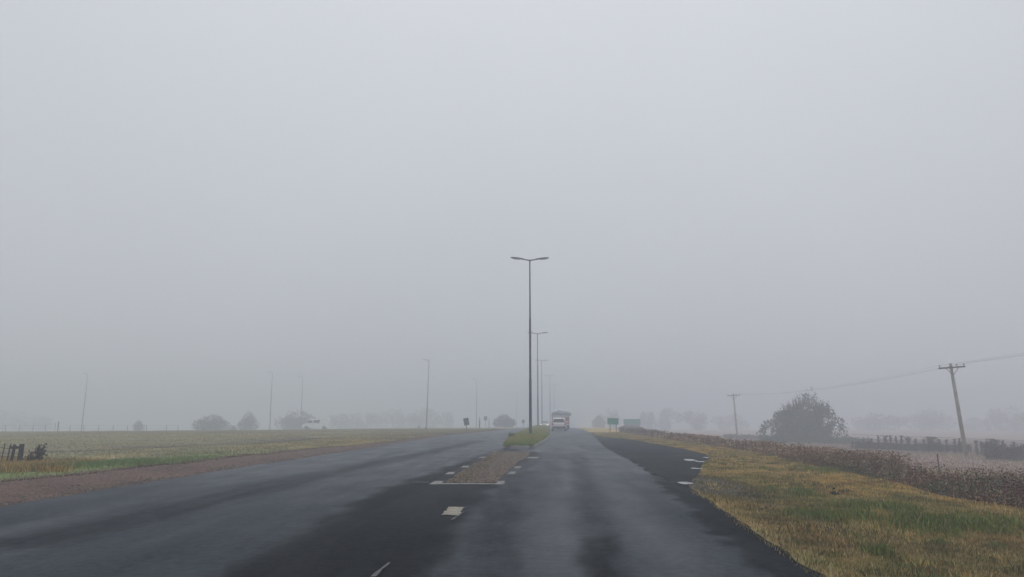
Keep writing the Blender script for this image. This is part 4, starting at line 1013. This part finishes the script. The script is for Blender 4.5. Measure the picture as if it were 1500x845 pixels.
def make_truck(loc, rz):
    t = thing('truck', 'large covered truck with faded red rear, driving ahead of the white car', 'truck', loc, rz)
    W = 1.25
    bm = bmesh.new(); add_box(bm, (0,3.0,.95), (.9,11.0,.22)); bm_obj('chassis', bm, M_black, t)
    bm = bmesh.new(); add_box(bm, (0,2.6,1.55), (2.5,9.6,1.0)); bm_obj('cargo_side', bm, M_trwhite, t, bevel=.02)
    # arched tarp
    bm = bmesh.new(); prev = None
    for j, y in enumerate(np.linspace(-2.25, 7.45, 11)):
        sag = .04*math.sin(j*2.2)
        row = [bm.verts.new((x, y, z-(sag if 0 < k < 8 else 0))) for k, (x, z) in enumerate([(-1.27,1.9),(-1.27,2.35),(-1.1,2.52),(-.6,2.64),(0,2.72),(.6,2.62),(1.1,2.46),(1.27,2.3),(1.27,1.9)])]
        if prev:
            for k in range(8): bm.faces.new((prev[k], prev[k+1], row[k+1], row[k]))
        prev = row
        if j in (0, 10): bm.faces.new(row)
    bm_obj('tarpaulin', bm, M_tarp, t, smooth=False)
    bm = bmesh.new(); [add_tube(bm, [(random.uniform(-.5,.1), -1.6+k*.5, 2.68),(random.uniform(-.5,.1), -1.4+k*.5, 2.84+.05*(k%2))], [.14,.08], 6) for k in range(5)]; bm_obj('folded_cover', bm, M_tarp, t)
    bm = bmesh.new(); add_box(bm, (-.63,-2.24,1.62), (1.2,.05,.82)); bm_obj('rear_door', bm, M_trwhite, t, bevel=.01)
    bm = bmesh.new(); add_box(bm, (.63,-2.24,1.45), (1.2,.05,.55)); bm_obj('rear_door', bm, M_trred, t, bevel=.01)
    for k, z in enumerate((2.06, 2.18, 2.30)):
        bm = bmesh.new(); add_box(bm, (0,-2.275,z), (2.2,.03,.05)); bm_obj('rear_slat', bm, M_signback, t)
    for s in (-1, 1):
        bm = bmesh.new(); add_box(bm, (s*1.2,-2.28,1.6), (.1,.08,1.5)); bm_obj('corner_post', bm, M_trred, t, bevel=.01)
        bm = bmesh.new(); add_box(bm, (s*1.0,-2.3,.92), (.4,.05,.16)); bm_obj('tail_light', bm, M_red, t, bevel=.01)
        bm = bmesh.new(); add_box(bm, (s*.85,-2.0,.62), (.62,.02,.5)); bm_obj('mud_flap', bm, M_black, t)
        for y in (-1.2, .1, 6.0, 9.6): wheel(t, s*1.05, y, .5, .36)
    bm = bmesh.new(); add_box(bm, (0,-2.26,.72), (2.4,.08,.14)); bm_obj('bumper', bm, M_trwhite, t, bevel=.02)
    bm = bmesh.new(); add_prism(bm, [(7.9,.75),(7.9,2.75),(8.2,2.9),(9.7,2.8),(10.2,1.8),(10.25,.7)], -1.2, 1.2); bm_obj('cab', bm, M_trwhite, t, bevel=.06)
    bm = bmesh.new(); add_box(bm, (0,10.02,2.25), (2.1,.05,.85), Matrix.Rotation(math.radians(26), 3, 'X')); bm_obj('windscreen', bm, M_carglass, t)
    for s in (-1, 1):
        bm = bmesh.new(); add_box(bm, (s*1.43,9.7,2.2), (.2,.12,.45)); bm_obj('mirror', bm, M_black, t)
Dt = 112.; make_truck((at(821.3,611,Dt).x, Dt, float(zroad(Dt))+.004), RZ)

def make_van(loc, rz):
    t = thing('van', 'pale white van seen side on in the fog in front of the broad tree', 'van', loc, rz)
    prof = [(-2.6,.35),(-2.68,.6),(-2.62,.98),(-1.95,1.22),(-1.15,1.95),(-.7,2.16),(2.55,2.2),(2.7,2.0),(2.72,.5),(2.6,.33)]
    bm = bmesh.new()
    a = [bm.verts.new((y, -.95+(.1 if z > 1.3 else 0), z)) for y, z in prof]; b = [bm.verts.new((y, .95-(.1 if z > 1.3 else 0), z)) for y, z in prof]
    bm.faces.new(a); bm.faces.new(b[::-1]); n = len(prof)
    for i in range(n): bm.faces.new((a[i], b[i], b[(i+1) % n], a[(i+1) % n]))
    bm_obj('body', bm, M_vanw, t, bevel=.06, smooth=False)
    for s in (-1, 1):
        for nm, vs in (('side_window', [(-1.7,1.3),(-.65,1.3),(-.65,1.9),(-1.15,1.88)]), ('side_window', [(-.38,1.3),(.85,1.3),(.85,1.9),(-.38,1.9)])):
            bm = bmesh.new(); f = bm.faces.new([bm.verts.new((x, s*(.965-(z-1.3)*.16), z)) for x, z in vs]); bmesh.ops.solidify(bm, geom=[f], thickness=.012); bm_obj(nm, bm, M_carglass, t)
        for x in (-1.75, 1.75):
            bm = bmesh.new(); add_tube(bm, [(0,-.11,0),(0,.11,0)], [.34,.34], 18); o = bm_obj('wheel', bm, M_tyre, t, loc=(x, s*.88, .34)); bm = bmesh.new(); add_tube(bm, [(0,s*.10,0),(0,s*.12,0)], [.2,.18], 12); bm_obj('rim', bm, M_rim, o)
        bm = bmesh.new(); add_box(bm, (-2.6, s*.7, .85), (.12,.3,.2)); bm_obj('headlight', bm, M_glass, t, bevel=.02)
        bm = bmesh.new(); add_box(bm, (2.7, s*.82, 1.1), (.06,.14,.5)); bm_obj('tail_light', bm, M_red, t)
        bm = bmesh.new(); add_box(bm, (-1.3, s*1.03, 1.35), (.12,.16,.26)); bm_obj('mirror', bm, M_black, t)
    bm = bmesh.new(); f = bm.faces.new([bm.verts.new(v) for v in ((-1.93,-.8,1.26),(-1.93,.8,1.26),(-1.2,.72,1.93),(-1.2,-.72,1.93))]); bmesh.ops.solidify(bm, geom=[f], thickness=-.014); bm_obj('windscreen', bm, M_carglass, t)
    bm = bmesh.new(); add_box(bm, (-2.66,0,.5), (.14,1.8,.26)); bm_obj('bumper', bm, M_black, t, bevel=.03); t.scale = (.9,.9,.92)
Dvn = 142.; xv = at(463.5, 611, Dvn).x; make_van((xv, Dvn, max(gz(xv, Dvn), at(463, 628.3, Dvn).z)), math.radians(4))
